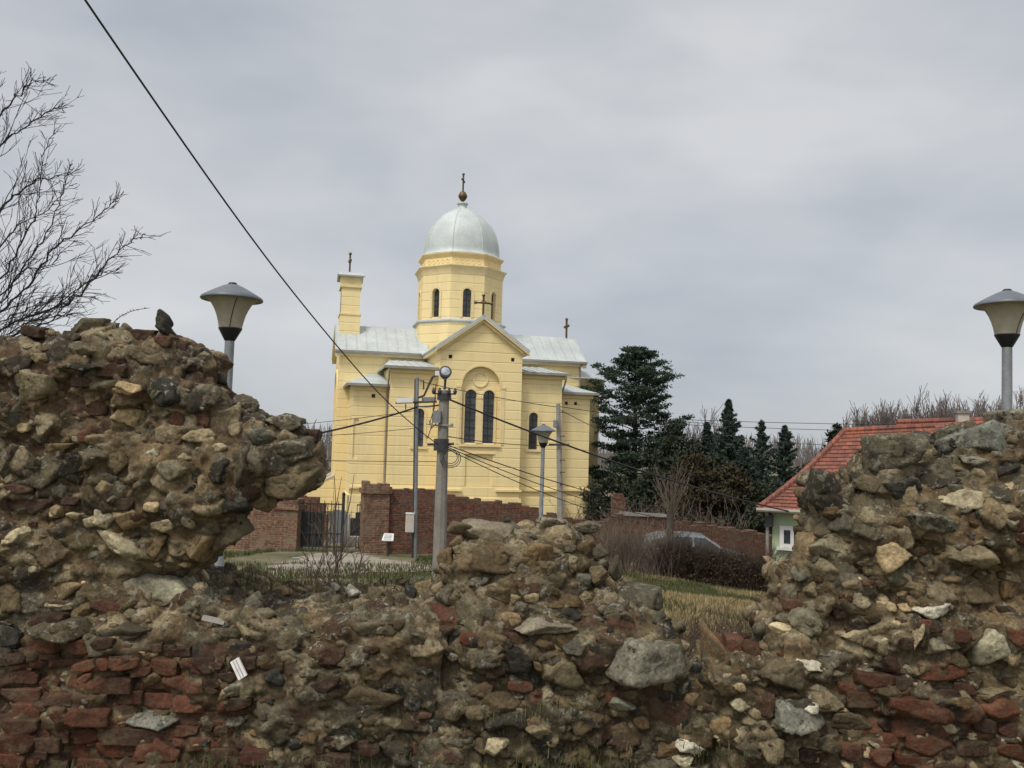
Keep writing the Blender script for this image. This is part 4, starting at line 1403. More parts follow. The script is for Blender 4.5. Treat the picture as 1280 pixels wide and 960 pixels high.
street_lamp(678.5, 530, 25.0, 'small distant street lamp standing in front of the yellow church', thin_line=False, lean=0.4)

# ================================================================== POLES AND CABLES
def at_ground(px, py, d):
    p = P(px, py, d)
    return Vector((p.x, p.y, gz(p.x, p.y)))

# concrete pole with its floodlight
top, foot = P(555.5, 488, 20.0), at_ground(549, 700, 20.0)
cp = thing('concrete_pole', foot, 'tapering grey concrete utility pole with a floodlight on its top', 'utility pole')
ax = top - foot
mb = MB(); mb.tube([(0, 0, -.3), ax * .5, ax], [.160, .138, .115], 8); mb.build('pole', M['concrete'], cp)
lp_ = lambda px, py, d=20.0: P(px, py, d) - foot
mb = MB(); mb.tube([lp_(555.4, 492, 20), lp_(555.2, 500, 20)], .165, 10); mb.build('metal_band', M['dark_steel'], cp)
mb = MB(); c = lp_(551.5, 556, 20)
mb.tube([c + Vector((0, 0, -.14)), c + Vector((0, 0, .14))], .175, 10)
mb.tube([c + Vector((-.32, -.02, .0)), c + Vector((.3, -.02, .03))], .03, 6)
mb.build('metal_band', M['dark_steel'], cp)
mb = MB(); c = lp_(552.5, 532, 20); mb.tube([c + Vector((-.24, -.13, 0)), c + Vector((.24, -.13, 0))], .022, 6)
for sx in (-.24, .24):
    mb.tube([c + Vector((sx, -.13, -.03)), c + Vector((sx, -.13, .05))], .034, 6)
mb.build('insulator_arm', M['wood'], cp)
mb = MB(); c = lp_(546, 521, 19.85); mb.box(c.x - .09, c.x + .09, c.y - .06, c.y + .06, c.z - .14, c.z + .14); mb.build('junction_box', M['galv'], cp)
mb = MB(); c = lp_(555.5, 490, 20); mb.tube([c + Vector((-.26, -.14, -.05)), c + Vector((.28, -.14, -.05))], .018, 6); mb.build('insulator_arm', M['dark_steel'], cp)
for sx in (-.24, -.1, .12, .26):
    mb = MB(); c = lp_(555.5, 489, 20) + Vector((sx, -.14, 0)); mb.lathe([(.02, -.07), (.04, -.05), (.045, 0), (.03, .03), (.02, .07)], 8, c); mb.build('insulator', M['dark_steel'], cp)
fl = MB()
c0, c1 = lp_(555.8, 487, 20), lp_(556.8, 474, 20)
fl.tube([c0, c1], .03, 8)
fl.tube([lp_(551.5, 463), lp_(551.8, 470), lp_(556, 475.5), lp_(560.5, 471), lp_(561.5, 464)], .014, 6)
flo = fl.build('floodlight_bracket', M['dark_steel'], cp)
c = lp_(556.5, 465.5)
dirv = Vector((.22, -.93, .3)).normalized()
u = dirv.cross(Vector((0, 0, 1))).normalized(); w_ = dirv.cross(u)
def disc_tube(mb, prof, n=20):
    vs = []
    for r, t in prof:
        for k in range(n):
            a = 2 * math.pi * k / n
            vs.append(c + dirv * t + (u * math.cos(a) + w_ * math.sin(a)) * r)
    fs = [(i * n + k, i * n + (k + 1) % n, (i + 1) * n + (k + 1) % n, (i + 1) * n + k) for i in range(len(prof) - 1) for k in range(n)]
    fs += [tuple(range(n))[::-1], tuple(range((len(prof) - 1) * n, len(prof) * n))]
    mb.add(vs, fs)
mb = MB(); disc_tube(mb, [(.06, -.2), (.10, -.16), (.145, -.02), (.148, .05), (.13, .06)]); mb.build('floodlight_housing', M['dark_steel'], cp, smooth_shade=False)
M['mirror'] = plain('floodlight_glass', (0.50, 0.51, 0.53), 0.2, 0.4, 14.0, 0.5)
mb = MB(); disc_tube(mb, [(.112, .058), (.10, .075), (.02, .09)]); mb.build('floodlight_glass', M['mirror'], cp)
mb = MB(); cc = lp_(548.2, 467); mb.box(cc.x - .075, cc.x + .06, cc.y - .06, cc.y + .06, cc.z - .05, cc.z + .06); mb.build('lamp_gear_box', M['white'], cp)

# slim metal pole by the brick wall, two silver trunking boxes on its arm
ft = at_ground(519, 692, 29.0)
mp_ = thing('metal_pole', ft, 'slim dark metal pole in front of the brick wall, silver boxes on its cross arm', 'utility pole')
lm = lambda px, py, d=29.0: P(px, py, d) - ft
mb = MB(); mb.tube([(0, 0, -.2), lm(521.5, 472)], [.066, .060], 10); mb.build('pole', M['galv'], mp_)
mb = MB(); mb.tube([Vector((-.075, -.03, .2)), lm(519.0, 474)], .03, 6); mb.build('cable_duct', M['dark_steel'], mp_)
for xa, xb, yy, tk in ((496, 516.5, 500.5, .085), (527.5, 545, 499.5, .075)):
    a, b_ = lm(xa, yy, 28.85), lm(xb, yy - .5, 28.85)
    mb = MB(); mb.hexa([a + Vector((0, -.08, -tk)), b_ + Vector((0, -.08, -tk)), b_ + Vector((0, .08, -tk)), a + Vector((0, .08, -tk)),
                        a + Vector((0, -.08, tk)), b_ + Vector((0, -.08, tk)), b_ + Vector((0, .08, tk)), a + Vector((0, .08, tk))])
    mb.build('trunking_box', M['galv'] if xa > 500 else M['white'], mp_)
mb = MB(); mb.tube([lm(494.5, 503.5, 28.95), lm(546, 502, 28.95)], .035, 6)
mb.tube([lm(507, 505, 28.9), lm(507, 512, 28.9)], .02, 5)
mb.tube([lm(524, 475), lm(529.5, 475.5), lm(529.5, 487)], .025, 5)
mb.build('cross_arm', M['dark_steel'], mp_)
mb = MB(); mb.tube([lm(523, 497, 28.9), lm(530, 494.5, 28.5), lm(533, 488, 27), lm(537, 479, 24), lm(541, 471, 21.5), lm(547, 468.5, 20.2)], .034, 7)
mb.build('swan_neck_pipe', M['dark_steel'], mp_)

# wooden pole behind the stump
fw = at_ground(701, 690, 30.0)
wp = thing('wooden_pole', fw, 'pale wooden utility pole standing beside the small distant street lamp', 'utility pole')
lw_ = lambda px, py, d=30.0: P(px, py, d) - fw
mb = MB(); mb.tube([(0, 0, -.3), lw_(700.2, 640), lw_(697.8, 505)], [.13, .11, .078], 9); mb.build('pole', M['wood'], wp)
mb = MB(); mb.tube([lw_(686, 555.5, 29.85), lw_(711.5, 556, 29.85)], .035, 6); mb.build('cross_arm', M['dark_steel'], wp)
mb = MB(); c = lw_(694.5, 529, 29.8); mb.lathe([(.04, -.16), (.09, -.14), (.09, .1), (.05, .16)], 9, c); mb.build('insulator', M['galv'], wp)
for q in (515, 545, 575, 590, 605):
    mb = MB(); c = lw_(700.5, q, 29.88); mb.tube([c + Vector((-.02, 0, 0)), c + Vector((.16, 0, 0))], .018, 5); mb.build('climbing_peg', M['dark_steel'], wp)

def cable(name, label, a, b, sag, r, wiggle=0.0, group='overhead cables'):
    A, B = P(*a), P(*b)
    n = 28
    pts = []
    for k in range(n + 1):
        t = k / n
        p = A.lerp(B, t)
        p.z -= 4 * sag * t * (1 - t)
        p.z += wiggle * math.sin(t * 17)
        pts.append(p)
    mb = MB(); mb.tube([p - A for p in pts], r, 8)
    o_ = mb.build(name, M['cable'], None, None, True)
    o_.location = A
    return tag(o_, label, 'cable', group)
cable('overhead_cable', 'thick black cable slanting across the sky from the upper left to the concrete pole', (78, -42, 6.6), (549, 556, 20), .46, .0098, .006)
cable('overhead_cable', 'thick dark cable from behind the overhanging ruin up to the slim metal pole', (330, 553, 25), (521, 509, 28.9), .12, .030)
cable('overhead_cable', 'thick black cable from the concrete pole across the church to the red roofed house', (556, 497, 19.9), (990, 640, 25.6), .22, .022)
cable('overhead_cable', 'short black cable joining the slim metal pole to the concrete pole under the cross arm', (521, 508, 28.9), (552, 506, 20.0), .02, .022)
cable('overhead_cable', 'upper of three thin cables dropping from the concrete pole band towards the conifers', (553, 554, 19.9), (905, 648, 33), .28, .013)
cable('overhead_cable', 'middle of three thin cables dropping from the concrete pole band towards the conifers', (553, 556, 19.9), (900, 655, 33), .42, .011)
cable('overhead_cable', 'lowest of three thin cables dropping from the concrete pole band towards the conifers', (553, 558, 19.9), (890, 664, 33), .50, .011)
cable('overhead_cable', 'thin wire between the tops of the slim metal pole and the wooden pole', (526, 477, 28.9), (698, 509, 30), .06, .012)
cable('overhead_cable', 'thin grey wire crossing the church just below its left annex roof', (280, 536, 34), (521, 513, 29), .1, .010)
cable('overhead_cable', 'thin wire crossing the church at half height between left edge and metal pole', (280, 548, 34), (521, 535, 29), .1, .010)
cable('overhead_cable', 'lowest thin wire on the left, level with the band of the concrete pole', (280, 571, 34), (551, 577, 29), .05, .011)
cable('overhead_cable', 'thin wire from the concrete pole across the church windows to the wooden pole', (556, 545, 20), (708, 556, 29.9), .10, .011)
cable('overhead_cable', 'thin wire leaving the wooden pole top to the right, upper one', (698, 508, 30), (900, 530, 46), .1, .012)
cable('overhead_cable', 'thin wire leaving the wooden pole top to the right, lower and steeper one', (698, 511, 30), (905, 610, 38), .1, .012)
cable('overhead_cable', 'topmost of the thin wires in the sky left of the tiled roof', (840, 524, 45), (1260, 531, 45), .10, .014)
cable('overhead_cable', 'second of the thin wires in the sky left of the tiled roof', (840, 530, 45), (1260, 540, 46), .12, .014)
cable('overhead_cable', 'lowest of the thin wires in the sky left of the tiled roof', (840, 545, 46), (1190, 560, 46), .12, .012)
# coil of spare cable hanging on the band
mb = MB()
c = P(563, 569, 19.8)
for rr in (.16, .2, .24):
    mb.tube([c + Vector((rr * math.cos(2 * math.pi * k / 20), .01 * rr * 10, .9 * rr * math.sin(2 * math.pi * k / 20) - rr * .3)) for k in range(21)], .009, 5, False)
o = mb.build('cable_coil', M['cable'], None, (c.x, c.y, c.z))
tag(o, 'loops of spare black cable hanging on the concrete pole', 'cable coil')
mb = MB()
for (xa, ya, xb, yb) in ((545, 480, 533, 530), (542, 503, 531, 545), (547, 512, 536, 525)):
    A, B = P(xa, ya, 20.1), P(xb, yb, 24)
    mb.tube([A, A.lerp(B, .3) + Vector((.05, 0, -.25)), A.lerp(B, .7) + Vector((.02, 0, -.3)), B], .011, 5)
o = mb.build('loose_wires', M['twig_brown'], None, (P(540, 520, 20).x, 20.1, 1.9))
tag(o, 'tangle of loose thin wires hanging between the two poles', 'loose wires')

# ================================================================== BRICK ENCLOSURE AND GATE
def wall_frame(pa, pb):
    A, B = P(*pa), P(*pb)
    a = Vector((A.x, A.y, 0)); b_ = Vector((B.x, B.y, 0))
    d = (b_ - a); ang = math.atan2(d.y, d.x)
    n = Vector((-math.sin(ang), math.cos(ang), 0))
    def uv(px, py):
        v = CROT @ Vector(((px - 640) / FPX, (480 - py) / FPX, -1.0))
        t = (a - Vector((EYE.x, EYE.y, 0))).dot(n) / Vector((v.x, v.y, 0)).dot(n)
        p = EYE + v * t
        return (Vector((p.x, p.y, 0)) - a).dot(d.normalized()), p.z
    return Vector((a.x, a.y, 0)), ang, uv
def stepped(uv, prof, course=.085, seed=1):
    """a crumbling brick top: whole courses missing, jagged"""
    r_ = random.Random(seed)
    pts = [uv(*p) for p in prof]
    u0, u1 = pts[0][0], pts[-1][0]
    out = []
    u = u0
    while u < u1:
        w = r_.uniform(.12, .42)
        um = min(u + w / 2, u1)
        z = float(np.interp(um, [p[0] for p in pts], [p[1] for p in pts]))
        z = round(z / course) * course + r_.choice([0, 0, 0, -course, course * .5])
        out += [(u, z), (min(u + w, u1), z)]
        u += w
    return out
def brick_wall(name, label, frame, prof, mat, thick=.45, base=-.5, seed=1, piers=()):
    a, ang, uv = frame
    org_ = Vector((a.x, a.y, gz(a.x, a.y)))
    root = thing(name, org_, label, 'brick wall', rotz=ang)
    topl = stepped(uv, prof, seed=seed)
    u0, u1 = topl[0][0], topl[-1][0]
    mb = MB()
    poly = [(u0, base + org_.z - .6), (u1, base + org_.z - .9)] + topl[::-1]
    to3 = lambda u, v, d: (u, d, v - org_.z)
    flat = [Vector((u, v, 0)) for u, v in poly]
    tris = tessellate_polygon([flat])
    k = len(poly)
    mb.add([to3(u, v, 0) for u, v in poly] + [to3(u, v, thick) for u, v in poly],
           [tuple(t) for t in tris] + [tuple(i + k for i in t[::-1]) for t in tris] + [(i, (i + 1) % k, (i + 1) % k + k, i + k) for i in range(k)])
    mb.build('wall_face', M[mat], root)
    for (pa, pb, prof2, out, m2) in piers:
        ua, ub = uv(pa, 650)[0], uv(pb, 650)[0]
        tl = stepped(uv, prof2, seed=seed + 7)
        tl = [(min(max(u, ua), ub), z) for u, z in tl]
        poly = [(ua, base + org_.z - .4), (ub, base + org_.z - .4), (ub, tl[-1][1])] + tl[::-1] + [(ua, tl[0][1])]
        mb = MB(); mb.prism(poly, to3, -out, thick + .1); mb.build('pier', M[m2], root)
        mb = MB()
        zt = min(z for u, z in tl)
        mb.box(ua - .07, ub + .07, -out - .07, thick + .16, zt - org_.z - .30, zt - org_.z - .13)
        mb.build('pier_cap', M[m2], root)
    return root, uv, org_
fr = wall_frame((486, 650, 31), (955, 680, 36))
bw, buv, borg = brick_wall('brick_wall', 'long old brick enclosure wall below the church, its broken top stepping down to the right', fr,
    [(484, 607), (500, 611), (556, 612), (563, 617), (590, 624), (640, 630), (656, 633), (674, 639), (706, 646), (730, 650), (745, 652), (768, 648), (783, 643), (833, 646), (850, 651), (882, 656), (922, 661), (957, 669), (1000, 674)],
    'brick', seed=4, piers=[(453, 485, [(453, 604), (462, 600), (474, 604), (485, 606)], .16, 'brick_pale')])
mb = MB()
(ua, za), (ub, zb) = buv(781, 643), buv(834, 645)
mb.hexa([(ua, -.06, za - borg.z - .05), (ub, -.06, zb - borg.z - .05), (ub, .5, zb - borg.z - .05), (ua, .5, za - borg.z - .05),
         (ua, -.05, za - borg.z + .10), (ub, -.05, zb - borg.z + .07), (ub, .5, zb - borg.z + .05), (ua, .5, za - borg.z + .08)])
mb.build('mortar_capping', M['wood'], bw)
fr2 = wall_frame((285, 650, 31.4), (372, 650, 31.0))
brick_wall('brick_wall', 'short old brick wall seen under the overhang, left of the iron gate', fr2,
    [(270, 640), (300, 634), (330, 624), (345, 622)], 'brick_pale', seed=9, piers=[(344, 373, [(344, 622), (373, 624)], .1, 'brick_pale')])
fr3 = wall_frame((376, 650, 36), (412, 650, 36))
brick_wall('brick_wall', 'small dark red brick wall piece standing behind the iron gate', fr3, [(374, 620), (400, 621), (404, 632), (409, 645)], 'brick', thick=.3, seed=12)

# iron gate
frg = wall_frame((373, 650, 31.25), (453, 650, 31.15))
ga, gang, guv = frg
gorg = Vector((ga.x, ga.y, gz(ga.x, ga.y)))
gt = thing('iron_gate', gorg, 'black wrought iron gate of thin upright bars between two brick piers', 'gate', rotz=gang)
def gp(px, py): 
    u_, z_ = guv(px, py); return u_, z_ - gorg.z
zt_, zb_ = gp(400, 629)[1], gp(400, 686)[1]
def leaf(xa, xb, name):
    ua, ub = gp(xa, 650)[0], gp(xb, 650)[0]
    mb = MB()
    for z in (zb_ + .08, zb_ + .55, zt_ - .02):
        mb.box(ua, ub, -.02, .02, z - .022, z + .022)
    n = max(2, int((ub - ua) / .125))
    for k in range(n + 1):
        u_ = ua + (ub - ua) * k / n
        mb.tube([(u_, 0, zb_), (u_, 0, zt_ + (.1 if k % 2 else .02))], .014, 5)
    return mb.build(name, M['iron'], gt)
leaf(374, 427, 'gate_leaf')
ua = gp(428.5, 650)[0]
mb = MB(); mb.box(ua - .045, ua + .045, -.045, .045, zb_ - .1, gp(428, 619)[1]); mb.lathe([(.06, 0), (.07, .05), (.02, .12)], 8, (ua, 0, gp(428, 619)[1])); mb.build('gate_post', M['iron'], gt)
lf = leaf(446, 452.5, 'gate_leaf')
mb = MB(); u0, u1 = gp(376, 650)[0], gp(404, 650)[0]
mb.box(u0, u1, .03, .045, zb_ + .1, gp(390, 640)[1]); mb.build('sheet_panel', M['iron'], gt)

# grey slab and concrete block behind the gate
p0 = at_ground(422, 675, 33.5)
mb = MB()
w2 = .33
z0 = P(422, 669, 33.5).z - p0.z; z1 = P(422, 638, 33.5).z - p0.z
mb.prism([(-w2, z0 - .3), (w2, z0 - .3), (w2, z1 - .08), (w2 * .6, z1), (-w2 * .55, z1 + .02), (-w2, z1 - .1)], lambda u, v, d: (u, d, v), 0, .16)
o = mb.build('stone_slab', M['galv'], None); o.location = p0
tag(o, 'upright grey stone slab standing behind the gate bars', 'stone slab')
p0 = at_ground(441, 678, 34.2)
mb = MB()
zz = P(441, 676, 34.2).z - p0.z
mb.box(-.40, -.18, 0, .3, zz - .3, zz + 1.05); mb.box(-.18, .42, 0, .3, zz - .3, zz + .16)
o = mb.build('concrete_block', M['tan_paint'], None); o.location = p0
tag(o, 'pale angular concrete block behind the right half of the gate', 'concrete block')
pb_ = P(443, 664, 35.5)
mb = MB(); mb.box(-.5, .5, 0, .5, gz(pb_.x, pb_.y) - pb_.z - .2, .5)
mb.box(.02, .5, -.02, .45, .5, .75)
o = mb.build('dark_bin', M['iron'], None, None); o.location = pb_
tag(o, 'black box shaped bin behind the gate, against the church plinth', 'bin')

# small brick post behind the wall near the pine
p0 = at_ground(773, 640, 40.0)
mb = MB(); zz = P(773, 622, 40).z - p0.z
mb.box(-.32, .3, -.3, .3, -.4, zz); mb.box(-.26, .2, -.25, .2, zz, zz + .17)
o = mb.build('brick_post', M['brick'], None); o.location = p0
tag(o, 'ruined square brick post under the tall pine, behind the enclosure wall', 'brick post')

# meter box and information board
c = P(512.5, 653.5, 28.9)
gb = thing('meter_box', (c.x, c.y, c.z - .3), 'small cream meter cabinet fixed beside the slim metal pole', 'meter box')
mb = MB(); mb.box(-.135, .135, -.1, .1, 0, .6); mb.build('cabinet', M['white'], gb)
mb = MB(); mb.box(-.115, .115, -.112, -.102, .03, .57); mb.build('door', M['tan_paint'], gb)
mb = MB(); mb.box(-.15, .15, -.13, .12, .6, .63); mb.build('lid', M['white'], gb)
mb = MB(); mb.tube([(.09, .02, .02), (.1, .03, -.5), (.12, .05, -1.0)], .03, 6); mb.build('conduit', M['dark_steel'], gb)
p0 = at_ground(484.5, 695, 29.6)
sb = thing('information_board', p0, 'low tilted information board on a post in front of the brick pier', 'sign')
zz = P(484.5, 672, 29.6).z - p0.z
mb = MB(); mb.tube([(0, 0, -.1), (0, 0, zz - .03)], .035, 7); mb.build('post', M['dark_steel'], sb)
mb = MB(); mb.hexa([(-.2, -.16, zz - .10), (.2, -.16, zz - .10), (.17, .14, zz + .10), (-.17, .14, zz + .10), (-.2, -.16, zz - .07), (.2, -.16, zz - .07), (.17, .14, zz + .13), (-.17, .14, zz + .13)])
pl = mb.build('panel', M['white'], sb)
mb = MB()
for k in range(4):
    t0, t1 = .12 + .2 * k, .2 + .2 * k
    y0_, y1_ = -.16 + .3 * t0, -.16 + .3 * t1
    h0, h1 = zz - .07 + .2 * t0, zz - .07 + .2 * t1
    mb.add([(-.14, y0_, h0 + .004), (.12, y0_, h0 + .004), (.12, y1_, h1 + .004), (-.14, y1_, h1 + .004)], [(0, 1, 2, 3)])
mb.build('text_block', M['hat'], pl)

# ================================================================== HOUSES ON THE RIGHT
A_ = R(24)
C0 = P(947, 637, 26.0)
hu = Vector((math.cos(A_), -math.sin(A_), 0)); hv = Vector((math.sin(A_), math.cos(A_), 0))
gzh = gz(C0.x + 2, C0.y + 2)
HO = Vector((C0.x, C0.y, gzh))
house = thing('house', HO, 'pale green single storey house with a long red tiled hipped roof', 'house', rotz=-A_)
ez = C0.z - gzh
def tiled(mb, e0, e1, r1, r0, n=16, flare=.28):
    """tile courses, each lapping over the one below"""
    e0, e1, r1, r0 = map(Vector, (e0, e1, r1, r0))
    def at(t, a, b):
        p = a.lerp(b, t); p.z -= flare * math.sin(min(1, t * 1.0) * math.pi) * .55
        return p
    nrm = (e1 - e0).cross(r0 - e0).normalized()
    if nrm.z < 0: nrm = -nrm
    for k in range(n):
        t0, t1 = k / n, (k + 1) / n + .012
        a, b_, c_, d_ = at(t0, e0, r0), at(t0, e1, r1), at(t1, e1, r1), at(t1, e0, r0)
        up = nrm * .038
        mb.hexa([a, b_, c_, d_, a + up, b_ + up, c_ + nrm * .005, d_ + nrm * .005])
L1, run, rise, hip = 7.2, 4.3, 2.5, 2.25
mb = MB()
tiled(mb, (0, 0, ez), (L1, 0, ez), (L1, run, ez + rise + .35), (hip, run, ez + rise), 22)
tiled(mb, (0, 2 * run, ez), (0, 0, ez), (hip, run, ez + rise), (hip, run + .001, ez + rise), 22)
mb.slab([(0, 2 * run, ez), (L1, 2 * run, ez), (L1, run, ez + rise + .3), (hip, run, ez + rise)], .1)
mb.build('roof', M['tile'], house)
mb = MB(); mb.tube([(hip, run, ez + rise + .03), (L1, run, ez + rise + .38)], .10, 8)
def sagl(t):
    return Vector((0, 0, ez)).lerp(Vector((hip, run, ez + rise)), t) + Vector((0, 0, .04 - .28 * .55 * math.sin(t * math.pi)))
mb.tube([sagl(k / 10) for k in range(11)], .09, 8)
mb.build('ridge_tiles', M['tile'], house)
mb = MB(); mb.box(.38, L1 + 9, .42, .6, -.4, ez - .04); mb.box(.38, .56, .6, 2 * run - .4, -.4, ez - .04); mb.build('wall', M['green_wall'], house)
mb = MB(); mb.tube([(-.02, -.07, ez + .0), (L1, -.07, ez + .0)], .065, 8); mb.build('gutter', M['gutter'], house)
mb = MB(); mb.tube([(.25, -.02, ez - .02), (.25, .3, ez - .25), (.25, .34, -.2)], .05, 7); mb.build('downpipe', M['wood'], house)
mb = MB(); mb.box(.05, L1, .02, .4, ez - .05, ez - .025); mb.build('soffit', M['gutter'], house)
# window
def hz(px, py):      # pixel on the front wall plane -> (u, z)
    n = hv
    v = CROT @ Vector(((px - 640) / FPX, (480 - py) / FPX, -1.0))
    o_ = Vector((HO.x, HO.y, 0)) + hv * .41
    t = (o_ - Vector((EYE.x, EYE.y, 0))).dot(n) / Vector((v.x, v.y, 0)).dot(n)
    p = EYE + v * t
    return (Vector((p.x, p.y, 0)) - o_).dot(hu), p.z - HO.z
u0, z1_ = hz(978, 660); u1, z0_ = hz(1003, 683)
w1 = u1 - u0
mb = MB()
mb.box(u0, u1, .36, .40, z0_, z1_)
wf = mb.build('window', M['glass'], house)
mb = MB()
for a, b_ in ((u0 - .07, u0 + .05), (u1 - .05, u1 + .07), (u0 + w1 / 2 - .05, u0 + w1 / 2 + .05)):
    mb.box(a, b_, .33, .425, z0_ - .06, z1_ + .07)
mb.box(u0 + .05, u1 - .05, .332, .42, z1_ - .05, z1_ + .065); mb.box(u0 + .05, u1 - .05, .332, .42, z0_ - .055, z0_ + .05)
mb.build('frame', M['white'], wf)
mb = MB(); mb.box(u0 - .15, u1 + .15, .26, .43, z0_ - .14, z0_ - .062); mb.build('sill', M['white'], wf)
cu, cz = hz(962, 651)
mb = MB(); mb.box(cu - .11, cu + .11, .18, .42, cz - .16, cz + .2); mb.lathe([(.05, 0), (.07, .06), (.03, .12)], 8, (cu - .14, .25, cz - .02)); mb.build('wall_cabinet', M['dark_steel'], house)
mb = MB()
hk = [Vector((1.55, 1.55, ez + 1.0)) + Vector((.16 * math.cos(a), 0, .18 * math.sin(a))) for a in np.linspace(-1.4, 2.6, 9)]
mb.tube(hk, .02, 5); mb.build('roof_hook', M['dark_steel'], house)

# second, taller roof behind to the right: broken tiles showing the rafters, chimney, aerial
D0 = P(1121, 529, 29.4)
K0 = Vector((D0.x, D0.y, gzh))
h2 = thing('house', K0, 'further red roofed house with a gap of missing tiles and a rendered chimney', 'house', rotz=R(-14))
rz = D0.z - gzh
mb = MB()
tiled(mb, (-1.3, -3.6, rz - 2.35), (9, -3.6, rz - 1.9), (9, 0, rz + .42), (-.0, 0, rz), 14, .1)
mb.slab([(-1.3, 3.6, rz - 2.35), (9, 3.6, rz - 1.9), (9, 0, rz + .36), (0, 0, rz - .06)], .1)
mb.build('roof', M['tile'], h2)
mb = MB(); mb.tube([(0, 0, rz + .04), (9, 0, rz + .46)], .1, 8); mb.build('ridge_tiles', M['tile'], h2)
mb = MB(); mb.box(-.6, 8.8, -3.2, 3.2, -.4, rz - 2.3); mb.build('wall', M['green_wall'], h2)
loc2 = lambda px, py, d: Matrix.Rotation(R(14), 3, 'Z') @ (P(px, py, d) - K0)
c = loc2(1170, 547, 27.4)
mb = MB(); mb.prism([(-.62, -.18), (.62, -.18), (.30, .12), (.12, .30), (-.1, .12), (-.35, .06)], lambda u, v, d: (c.x + u, c.y + d, c.z + v), -.10, .04)
op = mb.build('gap_shade_block', M['iron'], h2)  # solid black block painting the shade inside the gap of missing tiles
mb = MB()
for du in (-.28, .02, .24):
    mb.box(c.x + du - .045, c.x + du + .045, c.y - .16, c.y - .10, c.z - .2, c.z + .12 + .1 * (du > -.2))
mb.build('rafter_ends', M['wood'], op)
mb = MB()
for (du, dz, rot) in ((-.55, .12, .3), (.36, .1, -.5), (-.2, .2, .1), (.1, .33, .0)):
    mb.hexa([Vector((c.x + du - .15, c.y - .2, c.z + dz - .02)), Vector((c.x + du + .15, c.y - .2, c.z + dz - .02 + rot * .2)), Vector((c.x + du + .15, c.y + .1, c.z + dz + .05 + rot * .2)), Vector((c.x + du - .15, c.y + .1, c.z + dz + .05)),
             Vector((c.x + du - .15, c.y - .2, c.z + dz + .01)), Vector((c.x + du + .15, c.y - .2, c.z + dz + .01 + rot * .2)), Vector((c.x + du + .15, c.y + .1, c.z + dz + .08 + rot * .2)), Vector((c.x + du - .15, c.y + .1, c.z + dz + .08))])
mb.build('slipped_tiles', M['tile'], op)
c = loc2(1203, 530, 28.6)
mb = MB(); mb.box(c.x - .17, c.x + .17, c.y - .17, c.y + .17, c.z - .8, c.z + .35)
ch = mb.build('chimney', M['tan_paint'], h2)
mb = MB(); mb.box(c.x - .22, c.x + .22, c.y - .22, c.y + .22, c.z + .35, c.z + .43); mb.build('chimney_cap', M['concrete'], ch)
mb = MB(); mb.hexa([(c.x - .3, c.y - .4, c.z - .55), (c.x - .05, c.y - .4, c.z - .5), (c.x - .05, c.y - .18, c.z - .05), (c.x - .25, c.y - .18, c.z - .05),
                    (c.x - .3, c.y - .44, c.z - .5), (c.x - .05, c.y - .44, c.z - .45), (c.x - .05, c.y - .2, c.z + .0), (c.x - .25, c.y - .2, c.z + .0)]); mb.build('flashing', M['galv'], ch)
c = loc2(1110, 545, 28.4)
a0 = P(1110, 542, 28.4)
mb = MB(); mb.tube([(0, 0, -.4), (0, 0, .55)], .022, 6); mb.tube([(-.1, 0, .5), (.1, 0, .5)], .012, 5)
o = mb.build('aerial_mast', M['dark_steel'], None); o.location = a0
tag(o, 'thin dark aerial mast standing up from the tiled roof ridge', 'aerial')
# third strip of roof at the frame edge
T0 = P(1222, 531, 31.5)
h3 = thing('house', (T0.x, T0.y, gzh), 'red tiled roof end of a third house at the right edge, mostly behind the stones', 'house', rotz=R(-10))
zz = T0.z - gzh
mb = MB()
tiled(mb, (-1.2, -3.0, zz - 2.0), (7, -3.0, zz - 1.3), (7, 0, zz + 1.4), (0, 0, zz + .1), 12, .1)
mb.slab([(-1.2, 3.0, zz - 2.0), (7, 3.0, zz - 1.3), (7, 0, zz + 1.3), (0, 0, zz + .04)], .1)
mb.build('roof', M['tile'], h3)
mb = MB(); mb.box(-.5, 6.8, -2.6, 2.6, -.4, zz - 1.9); mb.build('wall', M['green_wall'], h3)

# ================================================================== PARKED CAR
cx = at_ground(866, 700, 30.5)
car = thing('parked_car', (cx.x, cx.y, cx.z), 'silver hatchback parked behind the brown hedge, only its windows and roof showing', 'car', rotz=R(-4))
M['car_paint'] = plain('silver_car_paint', (0.22, 0.225, 0.225), 0.3, 0.06, 2.0, 0.5)
M['tyre'] = plain('tyre_rubber', (0.025, 0.025, 0.025), 0.85, 0.2, 8.0)
prof = [(-2.0, .35), (-2.05, .6), (-2.0, .92), (-1.75, 1.0), (1.05, .96), (1.85, .78), (2.02, .55), (1.98, .32)]
def wheel_cut(pts):
    out = []
    for (cxw) in (1.28, -1.28):
        out += [(cxw + .36 * math.cos(a), .30 + .36 * math.sin(a)) for a in np.linspace(0, math.pi, 9)]
    return out
poly = prof + [(1.66, .22)] + wheel_cut(None)[:9] + [(.9, .22), (-.9, .22)] + wheel_cut(None)[9:] + [(-1.66, .22)]
mb = MB()
k = len(poly)
fl_ = [Vector((u, v, 0)) for u, v in poly]
tris = tessellate_polygon([fl_])
def cs(u, v, s): return (u, s * (.83 - .05 * max(0, (v - .6)) - .06 * max(0, abs(u) - 1.6)), v)
mb.add([cs(u, v, -1) for u, v in poly] + [cs(u, v, 1) for u, v in poly],
       [tuple(t) for t in tris] + [tuple(i + k for i in t[::-1]) for t in tris] + [(i, (i + 1) % k, (i + 1) % k + k, i + k) for i in range(k)])
body = mb.build('body', M['car_paint'], car)
gh = [(-1.95, .97), (1.15, .94), (.35, 1.44), (-.2, 1.49), (-1.2, 1.47), (-1.72, 1.30)]
